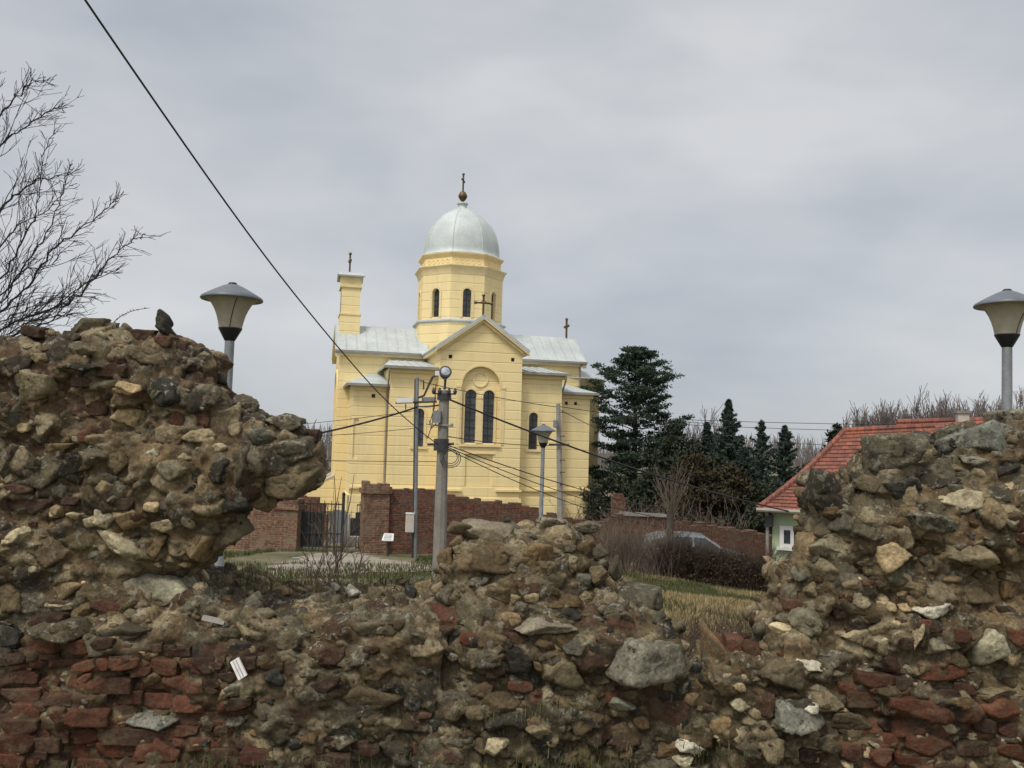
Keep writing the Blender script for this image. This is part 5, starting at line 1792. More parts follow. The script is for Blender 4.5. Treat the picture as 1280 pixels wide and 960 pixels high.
def cg(u, v, s): return (u, s * (.80 - .42 * (v - .95)), v)
mb = MB(); k = len(gh)
mb.add([cg(u, v, -1) for u, v in gh] + [cg(u, v, 1) for u, v in gh], [tuple(range(k))[::-1], tuple(range(k, 2 * k))] + [(i, (i + 1) % k, (i + 1) % k + k, i + k) for i in range(k)])
mb.build('cabin', M['car_paint'], car)
M['car_glass'] = plain('car_glass', (0.03, 0.045, 0.04), 0.05, 0.2, 3.0)
for s in (-1, 1):
    for w in ([(-.98, 1.02), (-.12, 1.01), (-.12, 1.41), (-.92, 1.40)], [(-.05, 1.01), (.93, 1.0), (.32, 1.385), (-.05, 1.41)], [(-1.66, 1.03), (-1.06, 1.02), (-1.02, 1.38), (-1.5, 1.27)]):
        mb = MB(); mb.add([tuple(Vector(cg(u, v, s)) + Vector((0, s * .006, 0))) for u, v in w], [(0, 1, 2, 3)]); mb.build('side_window', M['car_glass'], car)
    mb = MB(); mb.hexa([Vector((.86, s * .84, .98)), Vector((1.0, s * .84, .98)), Vector((1.0, s * 1.0, .98)), Vector((.86, s * 1.0, .98)), Vector((.86, s * .84, 1.1)), Vector((.97, s * .84, 1.1)), Vector((.97, s * 1.0, 1.1)), Vector((.86, s * 1.0, 1.1))]); mb.build('wing_mirror', M['car_paint'], car)
    mb = MB(); mb.hexa([Vector((1.72, s * .55, .62)), Vector((1.98, s * .5, .6)), Vector((1.95, s * .78, .6)), Vector((1.66, s * .82, .62)), Vector((1.66, s * .55, .8)), Vector((1.9, s * .5, .76)), Vector((1.86, s * .78, .76)), Vector((1.62, s * .80, .8))]); mb.build('headlight', M['mirror'], car)
mb = MB(); mb.add([(1.10, -.72, .985), (1.10, .72, .985), (.40, .585, 1.425), (.40, -.585, 1.425)], [(0, 1, 2, 3)]); o = mb.build('windscreen', M['car_glass'], car); o.location = (.012, 0, .008)
mb = MB(); mb.add([(-1.935, -.72, 1.02), (-1.935, .72, 1.02), (-1.755, .60, 1.27), (-1.755, -.60, 1.27)], [(0, 1, 2, 3)]); o = mb.build('rear_window', M['car_glass'], car); o.location = (-.012, 0, .004)
for wx in (1.28, -1.28):
    for s in (-1, 1):
        mb = MB()
        vs, fs = [], []
        mb.tube([(wx, s * .62, .30), (wx, s * .81, .30)], .30, 20)
        wh = mb.build('wheel', M['tyre'], car)
        mb = MB(); mb.tube([(wx, s * .70, .30), (wx, s * .825, .30)], .19, 14); mb.build('rim', M['galv'], wh)

# ================================================================== LOOSE THINGS ON AND BY THE RUINS
def loose(px, py, w, h, kind, rot, seed, label, bvh, cat='stone', name='loose_stone', group=None):
    hp = hit_or(bvh, px, py + h * .45, 4) or P(px, py, 4.3)
    s = hp.y / FPX
    p, ff, c = rock(w * s, h * s, w * s * .8, -rot, seed, 4, kind)
    zc = P(px, py, hp.y).z
    o_ = mesh_np(name, p, ff, M['rock'], None, (0, 0, 0), c)
    o_.location = (hp.x, hp.y + .0, zc)
    return tag(o_, label, cat, group)
loose(440.5, 738.5, 21, 18, 'P', 0, 71, 'round white loose stone lying on the low crumbled part of the wall', bvh_left)
loose(419, 733.5, 13, 11, 'P', 10, 72, 'small pale pebble beside the round white stone on the low wall', bvh_left)
loose(860, 932, 36, 17, 'P', 5, 73, 'white knobbly stone lying at the foot of the wall below the big lichened block', bvh_mid)
loose(854, 951, 26, 13, 'p', -8, 74, 'flat pale stone on the ground just under the white knobbly stone', bvh_mid)
hp = hit_or(bvh_left, 303, 832, 4)
mb = MB()
def strip(w, h, rot, t=.004):
    a = R(rot); c_, s_ = math.cos(a), math.sin(a)
    q = [(u * c_ - v * s_, u * s_ + v * c_) for u, v in ((-w / 2, -h / 2), (w / 2, -h / 2), (w / 2, h / 2), (-w / 2, h / 2))]
    return q
def tile_mat2():
    m, nt, b = new_mat('white_ribbed_tile')
    v = nd(nt, 'ShaderNodeTexCoord').outputs['Object']
    c = mix(nt, rng(nt, noise(nt, v, 30, 5), 0.4, 0.7, 0, 1), (0.72, 0.69, 0.64), (0.55, 0.50, 0.44))
    nt.links.new(c, b.inputs['Base Color']); b.inputs['Roughness'].default_value = 0.5
    return m
M['shard'] = tile_mat2()
plate = thing('broken_tile', hp + Vector((0, -.05, 0)), 'small white rectangular broken tile stuck aslant in the dark lower wall', 'tile')
mb = MB(); mb.prism(strip(.040, .086, 33), lambda u, v, d: (u, d + v * .25, v), -.006, .006); mb.build('tile_face', M['shard'], plate)
mb = MB()
for k in (-1, 1):
    a = R(33)
    o_ = (k * .0065 * math.cos(a), k * .0065 * math.sin(a))
    q = [(u + o_[0], v + o_[1]) for u, v in strip(.0018, .078, 33)]
    mb.prism(q, lambda u, v, d: (u, d + v * .25, v), -.0085, -.0062)
mb.build('groove', M['hat'], plate)
hp = hit_or(bvh_left, 268, 777, 4)
mb = MB(); mb.prism(strip(.105, .018, -10), lambda u, v, d: (u, d + v * .3, v), -.012, .012)
o = mb.build('lath_offcut', M['wood'], None); o.location = hp + Vector((0, -.01, .01))
tag(o, 'thin flat pale offcut lying on the ledge of the overhanging wall', 'offcut')

# ================================================================== TREES, SHRUBS, GRASS
def tubes_np(segs, sides=4):
    """segs: list of (points list, radii list); returns verts and quads"""
    V, F = [], []
    n = 0
    ang = np.arange(sides) * 2 * math.pi / sides
    for pts, rad in segs:
        p = np.asarray(pts, float)
        t = np.gradient(p, axis=0)
        t /= np.linalg.norm(t, axis=1, keepdims=True) + 1e-9
        ref = np.array([0.31, 0.22, 0.92]) if abs(t[0, 2]) < 0.9 else np.array([0.9, 0.3, 0.1])
        u = np.cross(t, ref); u /= np.linalg.norm(u, axis=1, keepdims=True) + 1e-9
        w = np.cross(t, u)
        ring = p[:, None, :] + (u[:, None, :] * np.cos(ang)[None, :, None] + w[:, None, :] * np.sin(ang)[None, :, None]) * np.asarray(rad)[:, None, None]
        m = len(p)
        V.append(ring.reshape(-1, 3))
        i = np.arange(m - 1)[:, None] * sides; k = np.arange(sides)[None, :]
        a = n + i + k; b = n + i + (k + 1) % sides
        F.append(np.stack([a, b, b + sides, a + sides], -1).reshape(-1, 4))
        n += m * sides
    return np.concatenate(V), np.concatenate(F)

class Wood:
    def __init__(self, seed):
        self.r = np.random.RandomState(seed); self.segs = []; self.tips = []
    def limb(self, p, d, length, r0, r1, n=6, wob=0.12, up=0.0):
        pts, rad = [np.array(p, float)], [r0]
        d = np.array(d, float); d /= np.linalg.norm(d)
        for k in range(n):
            d = d + self.r.normal(size=3) * wob + np.array([0, 0, up])
            d /= np.linalg.norm(d)
            pts.append(pts[-1] + d * length / n); rad.append(r0 + (r1 - r0) * (k + 1) / n)
        self.segs.append((pts, rad))
        return pts, rad, d
    def grow(self, p, d, length, r, depth, split=4, spread=0.55, ratio=0.62, up=0.05, wob=0.12, rmin=0.004, tmin=0.25, n=6):
        pts, rad, dd = self.limb(p, d, length, r, max(r * 0.45, rmin), n, wob, up)
        if depth == 0:
            self.tips.append(pts[-1]); return
        m = len(pts)
        for k in range(split):
            t = self.r.uniform(tmin, 1.0)
            i = min(int(t * (m - 1)), m - 2)
            b = pts[i] + (pts[i + 1] - pts[i]) * (t * (m - 1) - i)
            ax = pts[i + 1] - pts[i]; ax = ax / np.linalg.norm(ax)
            v = self.r.normal(size=3); v -= ax * v.dot(ax); v /= np.linalg.norm(v)
            nd_ = ax + v * self.r.uniform(spread * .6, spread * 1.5)
            self.grow(b, nd_, length * ratio * self.r.uniform(.65, 1.15), max(rad[i] * 0.55, rmin), depth - 1, split, spread, ratio, up, wob, rmin, tmin, max(3, n - 1))
    def mesh(self, name, mat, parent, loc, sides=4):
        v, f = tubes_np(self.segs, sides)
        return mesh_np(name, v, f, mat, parent, loc, smooth_shade=True)

def bare_tree(px, py_top, d, label, seed, spread_px, group='bare trees', mat='bark', depth=4, split=5, name='bare_tree', r0=None, up=0.10, rmin=0.012, fan=.5):
    t = P(px, py_top, d); g = gz(t.x, t.y)
    H = t.z - g
    root = thing(name, (t.x, t.y, g), label, 'tree', group)
    w = Wood(seed)
    base = np.array([t.x, t.y, g - .1])
    r0 = r0 or H * .02
    th = H * .3
    pts, rad, dd = w.limb(base, (0, 0, 1), th, r0, r0 * .8, 5, .04)
    w.mesh('trunk', M[mat], root, (t.x, t.y, g), 7)
    w.segs = []
    for k in range(6):
        a = 2 * math.pi * k / 6 + w.r.uniform(-.4, .4)
        el = w.r.uniform(.15, .95)
        dv = np.array([math.cos(a) * fan * 1.3 * (1 - el * .5), math.sin(a) * fan * (1 - el * .5), .5 + el * .5])
        w.grow(pts[-1] - np.array([0, 0, w.r.uniform(0, .12) * H]), dv, H * .36 * w.r.uniform(.8, 1.1), r0 * .6, depth - 1, split, .5, .62, up, .10, rmin)
    w.mesh('crown', M[mat], root, (t.x, t.y, g), 3)
    return root

# --- the bare tree reaching in from the left edge; limbs laid out in depth around its trunk
tb = at_ground(-190, 700, 9.0)
root = thing('bare_tree', tb, 'leafless tree reaching in from the left edge with fine dark upswept branches', 'tree')
w = Wood(5)
fork = P(-150, 560, 9.0)
w.segs.append(([np.array(tb) - [0, 0, .2], np.array(tb.lerp(fork, .5)), np.array(fork)], [.13, .115, .10]))
w.mesh('trunk', M['bark_dark'], root, tb, 10)
w.segs = []
def cat(pts, n=5):
    P_ = [np.array(p) for p in pts]
    P_ = [2 * P_[0] - P_[1]] + P_ + [2 * P_[-1] - P_[-2]]
    out = []
    for i in range(1, len(P_) - 2):
        for k in range(n):
            t = k / n
            a, b, c, d = P_[i - 1:i + 3]
            out.append(.5 * ((2 * b) + (-a + c) * t + (2 * a - 5 * b + 4 * c - d) * t * t + (-a + 3 * b - 3 * c + d) * t ** 3))
    out.append(P_[-2])
    return out
LIMBS = [
    ([(-150, 560), (-70, 470), (0, 412), (52, 390), (100, 368), (130, 332), (160, 306), (184, 290)], 9.0, .036),
    ([(-150, 560), (-60, 450), (0, 392), (40, 352), (66, 312), (100, 288), (130, 262), (149, 246)], 8.7, .030),
    ([(-150, 560), (-60, 430), (0, 372), (38, 320), (62, 286), (78, 240), (88, 205)], 9.4, .026),
    ([(-150, 560), (-80, 390), (-10, 275), (30, 236), (60, 222), (98, 213)], 9.0, .030),
    ([(-150, 560), (-85, 370), (-30, 250), (0, 184), (30, 160), (60, 140), (82, 131)], 9.2, .026),
    ([(-150, 560), (-90, 350), (-40, 220), (0, 146), (22, 120), (36, 105), (60, 102)], 8.6, .024),
    ([(-150, 560), (-70, 440), (0, 350), (30, 296), (48, 255), (52, 205), (70, 160)], 8.4, .022),
    ([(-150, 560), (-60, 470), (10, 420), (60, 402), (92, 370), (140, 322)], 9.6, .024),
    ([(-150, 560), (-70, 420), (0, 310), (26, 280), (60, 262), (90, 225)], 9.7, .022),
    ([(-150, 560), (-50, 480), (20, 415), (70, 384), (110, 350), (150, 336)], 9.3, .022),
    ([(-150, 560), (-60, 455), (0, 380), (28, 340), (60, 332), (95, 300)], 8.8, .022),
    ([(-150, 560), (-60, 470), (0, 425), (30, 405), (70, 396), (105, 392)], 9.5, .018),
    ([(-150, 560), (-70, 450), (0, 402), (36, 385), (80, 372), (120, 372)], 8.5, .020),
    ([(-150, 560), (-90, 340), (-50, 220), (-24, 140), (-8, 92)], 9.3, .018),
]
for pts, d, r0 in LIMBS:
    d0 = 9.0
    n = len(pts)
    q = cat([P(x, y, d0 + (d - d0) * i / (n - 1)) for i, (x, y) in enumerate(pts)], 6)
    m = len(q)
    q = [p + w.r.normal(size=3) * .010 for p in q]
    rad = [r0 * (1 - i / (m - 1)) ** .8 * .54 + .0034 for i in range(m)]
    rad = [x * .78 for x in rad]
    w.segs.append((q, rad))
    for i in range(int(m * .30), m - 1):
        ax = q[i + 1] - q[i]; ax /= np.linalg.norm(ax)
        for _ in range(1):
            if w.r.rand() < .95:
                v = w.r.normal(size=3); v[1] *= .8; v -= ax * v.dot(ax); v /= np.linalg.norm(v)
                dv = ax + v * w.r.uniform(.3, .7)
                ln = w.r.uniform(.2, .75) * (1.1 - .85 * i / m)
                w.grow(q[i], dv, ln, max(rad[i] * .5, .0034), 2 if ln > .45 else 1, 3, .5, .55, .03, .075, .0022, .15, 5)
            if w.r.rand() < .8:     # short spurs and buds
                v = w.r.normal(size=3); v /= np.linalg.norm(v)
                w.limb(q[i], ax * .4 + v, w.r.uniform(.03, .08), .0045, .003, 2, .1)
w.mesh('crown', M['bark_dark'], root, tb, 4)

# --- conifers
def needle_tufts(centres, sizes, per, rs, blade=(.16, .035), droop=0.0):
    """short needle-bearing shoots as slim crossed faces spread through each clump"""
    c = np.repeat(np.asarray(centres), per, 0); s = np.repeat(np.asarray(sizes), per, 0)
    n = len(c)
    off = rs.normal(size=(n, 3)) * .5
    p = c + off * s
    d = rs.normal(size=(n, 3)) + off * .8; d[:, 2] += .15 - droop
    d /= np.linalg.norm(d, axis=1, keepdims=True)
    sd_ = np.cross(d, rs.normal(size=(n, 3))); sd_ /= np.linalg.norm(sd_, axis=1, keepdims=True)
    L = blade[0] * rs.uniform(.6, 1.4, (n, 1)); W = blade[1] * rs.uniform(.7, 1.3, (n, 1))
    v = np.stack([p - d * L - sd_ * W * .4, p - sd_ * W, p + d * L, p + sd_ * W], 1).reshape(-1, 3)
    f = np.arange(n * 4).reshape(n, 4)
    return v, f

def pine(px, py_top, py_base, d, label, seed, halfw, mat='pine'):
    t = P(px, py_top, d); b = P(px, py_base, d); g = gz(t.x, t.y)
    H = t.z - g; z0 = b.z - g
    root = thing('pine_tree', (t.x, t.y, g), label, 'tree')
    rs = np.random.RandomState(seed)
    w = Wood(seed)
    base = np.array([t.x, t.y, g - .2])
    lean = np.array([0.25, 0, 0])
    w.segs.append(([base, base + [0.02, 0, H * .5], base + [.0, 0, H * .98]], [.24, .17, .05]))
    w.mesh('trunk', M['bark_dark'], root, (t.x, t.y, g), 8)
    w.segs = []
    C, Sz = [], []
    nb = 96
    for i in range(nb):
        f = ((i + rs.uniform(0, 1)) / nb) ** 0.86
        z = z0 + (H - z0) * (.01 + .97 * f)
        env = np.interp(f, [0, .2, .45, .65, .82, .93, 1.0], [.72, .90, .97, 1.0, .74, .44, .16])
        a = i * 2.399 + rs.uniform(-.5, .5)
        L = halfw * env * rs.choice([.45, .72, .9, 1.0, 1.12]) * rs.uniform(.9, 1.08)
        p0 = base + np.array([0, 0, z + .2])
        dv = np.array([math.cos(a), math.sin(a), rs.uniform(-.10, .10) + .28 * f])
        pts, rad, _ = w.limb(p0, dv, L, .055 * (1 - .6 * f), .014, 6, .07, .045)
        for q in range(2, 7):
            for _ in range(3 if q > 3 else 1):
                sc_ = rs.uniform(.45, 1.0) * (1 if L > 1.2 else .75)
                side = np.array([-math.sin(a), math.cos(a), 0]) * rs.uniform(-.75, .75) * (1 - abs(q - 4.7) / 5)
                C.append(pts[q] + side + np.array([0, 0, .10 + rs.uniform(-.05, .12)])); Sz.append(np.array([.52, .52, .15]) * sc_)
    w.mesh('branches', M['bark_dark'], root, (t.x, t.y, g), 4)
    v, f = needle_tufts(C, Sz, 32, rs, (.13, .042))
    mesh_np('crown', v, f, M[mat], root, (t.x, t.y, g))
    return root
pine(795, 437, 655, 56.0, 'tall dark pine with layered flat boughs beside the church', 11, 3.25)

def spruce(px, py_top, py_base, d, label, seed, halfw, levels=16, nb=8, per=16, mat='spruce', name='spruce_tree', group=None, blade=(.16, .05), droop=.25, gap=1.0):
    t = P(px, py_top, d); b = P(px, py_base, d); g = gz(t.x, t.y)
    H = t.z - g; z0 = max(.2, b.z - g)
    root = thing(name, (t.x, t.y, g), label, 'tree', group)
    rs = np.random.RandomState(seed)
    w = Wood(seed)
    base = np.array([t.x, t.y, g - .2])
    w.segs.append(([base, base + [0, 0, H * .6], base + [0, 0, H + .15]], [.16, .09, .015]))
    w.mesh('trunk', M['bark_dark'], root, (t.x, t.y, g), 6)
    w.segs = []
    C, Sz = [], []
    tot = levels * nb
    for i in range(tot):
        f = ((i + rs.uniform(0, 1)) / tot) ** 0.9
        z = z0 + (H - z0) * f
        R_ = halfw * 1.45 * (1 - f) ** .98 * (1 + .16 * math.sin(f * 31 + seed)) + .04
        a = i * 2.399 + rs.uniform(-.6, .6)
        L = R_ * rs.choice([.5, .75, .95, 1.0, 1.2]) * rs.uniform(.85, 1.1)
        p0 = base + np.array([0, 0, z + .2])
        pts, rad, _ = w.limb(p0, (math.cos(a), math.sin(a), .25 - droop * .8 + .5 * f * f), L, .03, .008, 4, .08, .03)
        for q in range(1, 5):
            C.append(pts[q] + np.array([0, 0, -.05])); Sz.append(np.array([.24, .24, .13]) * (0.16 + .75 * (1 - f)) * rs.uniform(.5, 1.15) * gap)
    w.mesh('branches', M['bark_dark'], root, (t.x, t.y, g), 3)
    v, f = needle_tufts(C, Sz, int(per * 1.5), rs, (blade[0] * .85, blade[1] * .75), droop)
    mesh_np('crown', v, f, M[mat], root, (t.x, t.y, g))
    return root
spruce(911, 500, 640, 50.0, 'slender dark spruce with a sharp tip, tallest of the conifers right of the pine', 21, 1.45, 22, 9, 18, blade=(.15, .055))
spruce(884, 528, 640, 52.0, 'shorter dark spruce half hidden just left of the sharp tipped spruce', 22, 1.3, 16, 8, 16)
spruce(952, 526, 640, 50.0, 'open branched spruce with see-through gaps between its tiers', 23, 1.6, 12, 6, 11, droop=.1, gap=1.05)
spruce(981, 532, 640, 51.0, 'greyish spruce next to the open branched spruce, near the red roof', 24, 1.5, 15, 7, 14, droop=.2)
spruce(930, 560, 650, 47.0, 'low bushy dark spruce in front of the open branched one', 25, 1.7, 12, 8, 18)

def bush(px, py_top, d, halfw_px, label, seed, mat, name='evergreen_shrub', cat_='shrub', per=1, n=5200, shape=1.0, group=None, blade=(.12, .06), depth=.8):
    t = P(px, py_top, d); g = gz(t.x, t.y)
    H = t.z - g; Rw = halfw_px * d / FPX
    root = thing(name, (t.x, t.y, g), label, cat_, group)
    rs = np.random.RandomState(seed)
    w = Wood(seed)
    base = np.array([t.x, t.y, g - .1])
    for k in range(6):
        w.limb(base, (rs.uniform(-.25, .25), rs.uniform(-.25, .25), 1), H * .75, .05, .015, 5, .06)
    w.mesh('stems', M['bark_dark'], root, (t.x, t.y, g), 5)
    # clumps on lobed shells, thinning towards the outline
    m = 95
    u = rs.normal(size=(m, 3)); u /= np.linalg.norm(u, axis=1, keepdims=True)
    rad = rs.uniform(.45, 1.0, (m, 1)) ** .5
    lob = 1 + .28 * vnoise(u * 2.1 + seed, seed)[:, None]
    zz = (u[:, 2:3] * rad * .5 + .5)
    prof_ = np.clip((1 - zz ** (2.2 * shape)) ** .5, .05, 1) * np.clip(zz * 5 + .55, 0, 1)
    c = np.concatenate([u[:, 0:1] * rad * Rw * lob * (.5 + .8 * prof_), u[:, 1:2] * rad * Rw * depth * lob * (.5 + .8 * prof_), zz * H * .97], 1) + base
    c[:, 2] = np.minimum(c[:, 2], base[2] + H)
    sz = np.repeat(rs.uniform(.16, .36, (m, 1)), 3, 1) * (Rw ** .5) * np.array([1, 1, .9])
    v, f = needle_tufts(c, sz, n // m, rs, blade, -.2)
    mesh_np('crown', v, f, M[mat], root, (t.x, t.y, g))
    return root
bush(846, 520, 51, 26, 'tall dark column shaped thuja standing right against the pine', 31, 'thuja', 'thuja_tree', 'tree', n=7000, shape=1.6)
bush(868, 565, 47, 36, 'broad bronze brown evergreen below the dark column thuja', 32, 'thuja_brown', n=7000)
bush(915, 578, 46, 34, 'rounded bronze green evergreen next to the low bushy spruce', 33, 'thuja_brown', n=7000)
bush(820, 585, 48, 34, 'dark evergreen shrub filling the space under the pine', 34, 'thuja', n=6000)
bush(765, 590, 52, 30, 'dark evergreen shrub beside the church corner, left of the pine trunk', 35, 'thuja', n=6000)
bush(955, 600, 45, 34, 'black green shrub at the end of the evergreens, touching the house eaves', 36, 'thuja', n=6000)
bush(1046, 518, 47, 16, 'small dark round topped evergreen peeping over the tiled roof ridge', 37, 'thuja', n=5200, blade=(.14, .07))

bush(890, 560, 49, 30, 'dark green evergreen filling the gap behind the broad bronze one', 38, 'thuja', n=6500)
bush(938, 588, 47.5, 34, 'dark green evergreen behind the rounded bronze one, below the spruces', 39, 'thuja', n=6500)
bush(826, 555, 54, 34, 'dark evergreen crown behind the lower boughs of the pine', 40, 'thuja', n=6500)

# --- far wood along the horizon: one mass of bare crowns
rs = np.random.RandomState(17)
n = 9000
fx = rs.uniform(-95, 110, n); fy = rs.uniform(128, 150, n)
top_ = 8.3 + 1.6 * vnoise(np.stack([fx * .11, fx * 0, fy * .05], 1), 3) + 1.0 * vnoise(np.stack([fx * .5, fx * 0, fy * .05], 1), 4)
zt = top_ * rs.uniform(.35, 1.0, n) ** .6
gz_ = ground_z(fx, fy)
L = rs.uniform(1.2, 3.2, n)
dx = rs.normal(size=n) * .45
wd = rs.uniform(.04, .10, n)
v = np.stack([np.stack([fx - wd, fy, gz_ + zt - L], 1), np.stack([fx + wd, fy, gz_ + zt - L], 1), np.stack([fx + dx * L * .6 + wd * .3, fy, gz_ + zt], 1), np.stack([fx + dx * L * .6 - wd * .3, fy, gz_ + zt], 1)], 1).reshape(-1, 3)
M['twig_wood'] = plain('far_wood_twigs', (0.17, 0.15, 0.14), 0.95, 0.3, 0.1)
o = mesh_np('distant_wood', v, np.arange(n * 4).reshape(n, 4), M['twig_wood'])
tag(o, 'far off grey wood of leafless trees along the horizon', 'wood', kind='stuff')

# --- bare trees behind
bare_tree(876, 492, 57, 'pale bare tree between the pine and the sharp tipped spruce', 41, 30, mat='twig_far', depth=4, split=5, rmin=.018, up=.16)
bare_tree(1014, 540, 58, 'thin bare tree standing between the grey spruce and the roof hip', 42, 30, mat='twig_far', depth=4, split=3, rmin=.014)
bare_tree(700, 545, 70, 'bare tree hidden behind the church except for its side twigs', 43, 30, mat='twig_far', depth=3, split=4) if False else None
bare_tree(392, 548, 58, 'grey bare thicket tree showing between the overhang and the church', 44, 30, mat='twig_far', depth=4, split=5, rmin=.02, fan=.9)
far = [(1070, 520), (1095, 508), (1114, 501), (1134, 496), (1154, 492), (1174, 490), (1194, 491), (1214, 490), (1236, 492), (1257, 494), (1280, 492), (1085, 506), (1104, 500), (1124, 494), (1144, 490), (1164, 487), (1184, 486), (1204, 488), (1224, 486), (1246, 490), (1268, 491), (1292, 488)]
for i, (x, y) in enumerate(far):
    bare_tree(x, y, 66 + (i * 37 % 9), 'bare brownish tree in the far row of upright crowns behind the red roofs', 60 + i, 20, 'far row of bare trees', 'twig_far', 4, 6, rmin=.019, up=.20, fan=.55)

# --- pollarded street tree and suckers in front of the brick wall
tb = at_ground(838, 700, 28.5)
root = thing('pollarded_tree', tb, 'small pollarded tree before the brick wall, thin shoots spraying from its stump', 'tree')
w = Wood(77)
tp = P(838, 640, 28.5)
w.segs.append(([np.array(tb) - [0, 0, .2], np.array(tb.lerp(tp, .6)), np.array(tp)], [.13, .11, .13]))
w.mesh('trunk', M['bark'], root, tb, 8)
w.segs = []
for k in range(34):
    a = w.r.uniform(0, 6.28); e = w.r.uniform(.1, .55)
    w.grow(np.array(tp) + [w.r.uniform(-.12, .12), w.r.uniform(-.1, .1), w.r.uniform(-.3, .05)], (math.cos(a) * e, math.sin(a) * e, 1), w.r.uniform(.6, 1.5), .014, 1, 3, .35, .5, .03, .06, .006)
w.mesh('crown', M['twig_pale'], root, tb, 3)

def twig_clump(name, label, cat_, pxs, d, hgt, n, seed, mat, spread=.4, r=.008, group=None, depth=1, kind=None, split=2, jitter=.5, partname='stems'):
    rs = np.random.RandomState(seed)
    c = at_ground((pxs[0] + pxs[1]) / 2, 700, d)
    root = thing(name, c, label, cat_, group)
    w = Wood(seed)
    for k in range(n):
        g_ = at_ground(rs.uniform(*pxs), 700, d + rs.uniform(-jitter, jitter))
        w.grow(np.array(g_) - [0, 0, .05], (rs.normal() * spread, rs.normal() * spread, 1), hgt * rs.uniform(.55, 1.1), r, depth, split, .5, .5, .02, .10, r * .45, .3, 4)
    w.mesh(partname, M[mat], root, c, 3)
    return root
twig_clump('dry_shrub', 'clump of tall yellowish dry stems left of the brown hedge', 'shrub', (754, 846), 25.0, 1.25, 420, 81, 'twig_pale', .16, .009)
hd = twig_clump('hedge', 'clipped leafless brown hedge in front of the parked car', 'hedge', (826, 962), 25.0, .96, 700, 82, 'twig_brown', .22, .008, depth=2, split=3, jitter=.35)
rs = np.random.RandomState(9)
cs_ = np.array([np.array(at_ground(rs.uniform(826, 962), 700, 25 + rs.uniform(-.35, .35))) + [0, 0, rs.uniform(.0, .85)] for _ in range(640)])
v, f = needle_tufts(cs_, np.full((640, 3), .16), 22, rs, (.045, .022))
M['dead_leaf'] = leaf_mat('dead_hedge_leaves', (0.040, 0.030, 0.020), (0.085, 0.058, 0.036))
mesh_np('leaves', v, f, M['dead_leaf'], hd, hd.location)
twig_clump('dry_shrub', 'thicket of bare twigs under the evergreens along the brick wall top', 'shrub', (770, 930), 38.5, 2.0, 120, 83, 'twig_pale', .2, .014, depth=2)
twig_clump('dry_shrub', 'reddish scrub of thin shoots on the brick wall end beside the church corner', 'shrub', (700, 775), 33.5, 1.7, 70, 84, 'twig_brown', .25, .011, depth=2)

# dead shrub stems between the wall and the gravel forecourt
twig_clump('dry_shrub', 'sparse leafless shrub with slender stems in front of the gate', 'shrub', (385, 440), 15.0, 1.15, 12, 85, 'twig_brown', .22, .011, depth=2, split=3, jitter=.6)
twig_clump('dry_shrub', 'low dead weeds and stems in front of the gravel path', 'shrub', (355, 470), 11.5, .62, 60, 86, 'twig_brown', .35, .006, depth=2, split=2, jitter=1.0)
twig_clump('dry_shrub', 'thin dead stalks beside the foot of the concrete pole', 'shrub', (470, 545), 11.0, .6, 26, 87, 'twig_brown', .3, .005, depth=2, split=2, jitter=1.0)
root = thing('dry_shrub', at_ground(420, 690, 27.0), 'two long bare shoots rising above the gate against the church', 'shrub')
w = Wood(88)
for (xa, ya, xb, yb) in ((410, 668, 427, 596), (428, 664, 443, 592), (418, 672, 418, 596)):
    A, B = P(xa, ya, 27.0), P(xb, yb, 27.0)
    A0 = at_ground(xa, ya, 27.0)
    w.segs.append(([np.array(A0), np.array(A), np.array(A.lerp(B, .5) + Vector((.05, 0, 0))), np.array(B)], [.022, .018, .014, .007]))
w.mesh('stems', M['twig_brown'], root, root.location, 4)

# dark bramble behind the dip between stump and sloping remnant
twig_clump('bramble', 'dark tangled bramble filling the dip between the stump and the sloping wall', 'shrub', (845, 935), 7.2, .34, 130, 89, 'twig_brown', .55, .0042, depth=2, split=3, jitter=.7)

# --- grass
def blades(pts, h, wd, rs, bend=.5):
    n = len(pts)
    p = np.asarray(pts)
    a = rs.uniform(0, 6.28, n); hh = h * rs.uniform(.45, 1.25, n)
    dx, dy = np.cos(a), np.sin(a)
    ln = bend * rs.uniform(.1, 1.0, n) * hh
    sx, sy = -dy * wd, dx * wd
    mid = p + np.stack([dx * ln * .3, dy * ln * .3, hh * .6], 1)
    tip = p + np.stack([dx * ln, dy * ln, hh], 1)
    s = np.stack([sx, sy, 0 * sx], 1)
    v = np.stack([p - s, p + s, mid + s * .7, mid - s * .7, tip], 1).reshape(-1, 3)
    i = np.arange(n)[:, None] * 5
    return v, [i + np.array([[0, 1, 2, 3]]), i + np.array([[3, 2, 4]])]
rs = np.random.RandomState(3)
def scatter(n, x0, x1, y0, y1, keep=None):
    x, y = rs.uniform(x0, x1, n), rs.uniform(y0, y1, n)
    if keep is not None:
        k = keep(x, y); x, y = x[k], y[k]
    return np.stack([x, y, ground_z(x, y)], 1)
def fb2(x, y, s, seed): return fbm(np.stack([x * s, y * s, 0 * x], 1), 3, seed)
pt = scatter(60000, 0.5, 9, 9, 24, lambda x, y: fb2(x, y, .5, 5) < .12)
v, f = blades(pt, .10, .008, rs); o = mesh_np('grass', v, f, M['grass']); tag(o, 'short green lawn between the ruins and the hedge', 'grass', kind='stuff')
pt = scatter(50000, 0.5, 9, 9, 24, lambda x, y: fb2(x, y, .5, 5) > .02)
v, f = blades(pt, .10, .008, rs); o = mesh_np('dry_grass', v, f, M['dry_grass']); tag(o, 'straw coloured dry grass patches on the lawn', 'grass', kind='stuff')
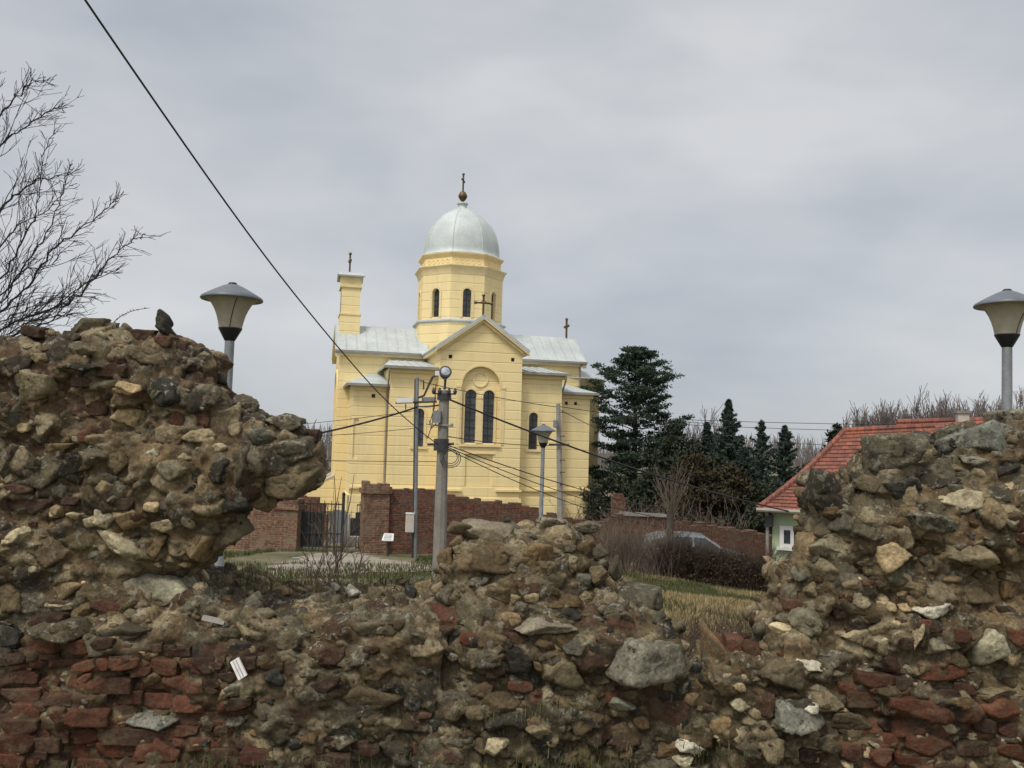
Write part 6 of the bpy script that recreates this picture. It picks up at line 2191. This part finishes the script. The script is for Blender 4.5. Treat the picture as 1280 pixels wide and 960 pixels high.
pt = scatter(42000, -9.5, 0.5, 8, 30, lambda x, y: (fb2(x, y, .6, 6) > -.25) & ~((y > 23) & (np.abs(x + 5.2 - (y - 26) * .0) < 2.6) & (y < 29.5)))
v, f = blades(pt, .13, .010, rs); o = mesh_np('grass', v, f, M['grass']); tag(o, 'green grass on the slope before the gate', 'grass', kind='stuff')
# grass and weeds at the wall foot and on its ledges
pt = []
for (px, py, n, sx) in ((310, 950, 260, 70), (250, 955, 160, 40), (390, 955, 160, 60), (480, 955, 120, 60), (700, 950, 220, 60), (740, 938, 200, 40), (600, 955, 120, 60), (890, 935, 120, 40), (640, 952, 120, 40), (960, 955, 90, 50)):
    for _ in range(n // 2):
        x = px + rs.normal() * sx * .6; y = py + rs.uniform(-6, 26)
        hp = hit_or(bvh_left if x < 545 else (bvh_mid if x < 885 else bvh_right), x, y, 4)
        p = hp if hp is not None and hp.z > .02 else P(x, y, 3.7)
        p = Vector(p); p.z = max(p.z, gz(p.x, p.y)); p.y -= rs.uniform(0, .12)
        pt.append(tuple(p))
v, f = blades(np.array(pt), .055, .0022, rs, .9); o = mesh_np('grass', v, f, M['grass']); tag(o, 'green grass tufts along the foot of the ruined wall', 'grass', kind='stuff')
pt = []
for (px, py, n, sx, sy) in ((330, 730, 260, 40, 8), (420, 722, 420, 60, 8), (500, 722, 260, 30, 8), (880, 790, 200, 14, 14), (545, 725, 80, 10, 8), (610, 905, 60, 20, 10), (1110, 878, 60, 8, 4), (670, 905, 60, 14, 8), (715, 890, 50, 12, 8)):
    for _ in range(n // 2):
        x = px + rs.normal() * sx; y = py + rs.normal() * sy
        hp = hit_or(bvh_left if x < 545 else (bvh_mid if x < 885 else bvh_right), x, y, 4)
        if hp is not None: pt.append(tuple(hp))
v, f = blades(np.array(pt), .06, .0022, rs, 1.0); o = mesh_np('grass', v, f, M['grass']); tag(o, 'sparse grass growing on the broken wall top and in its joints', 'grass', kind='stuff')
pt = scatter(9000, -3, 4, 2.6, 3.9)
v, f = blades(pt, .06, .003, rs, .9); o = mesh_np('grass', v, f, M['grass']); tag(o, 'grass on the ground in front of the ruined wall', 'grass', kind='stuff')

# twig on top of the overhanging remnant
root_p = P(135, 413, 4.25)
root = thing('dry_twig', root_p, 'single arching dry twig growing from the top of the overhanging wall remnant', 'twig')
w = Wood(91)
q = cat([P(135, 414, 4.25), P(143, 402, 4.25), P(155, 393, 4.25), P(170, 387.5, 4.25), P(187, 385, 4.25)], 5)
w.segs.append((q, [.0028 * (1 - .6 * i / len(q)) for i in range(len(q))]))
for i in range(3, len(q) - 1):
    v_ = w.r.normal(size=3); w.limb(q[i], v_, .012, .002, .001, 2, .1)
w.limb(P(83, 406, 4.2), (0.1, 0, 1), .055, .0022, .0012, 3, .1)
w.mesh('stem', M['twig_brown'], root, root_p, 5)
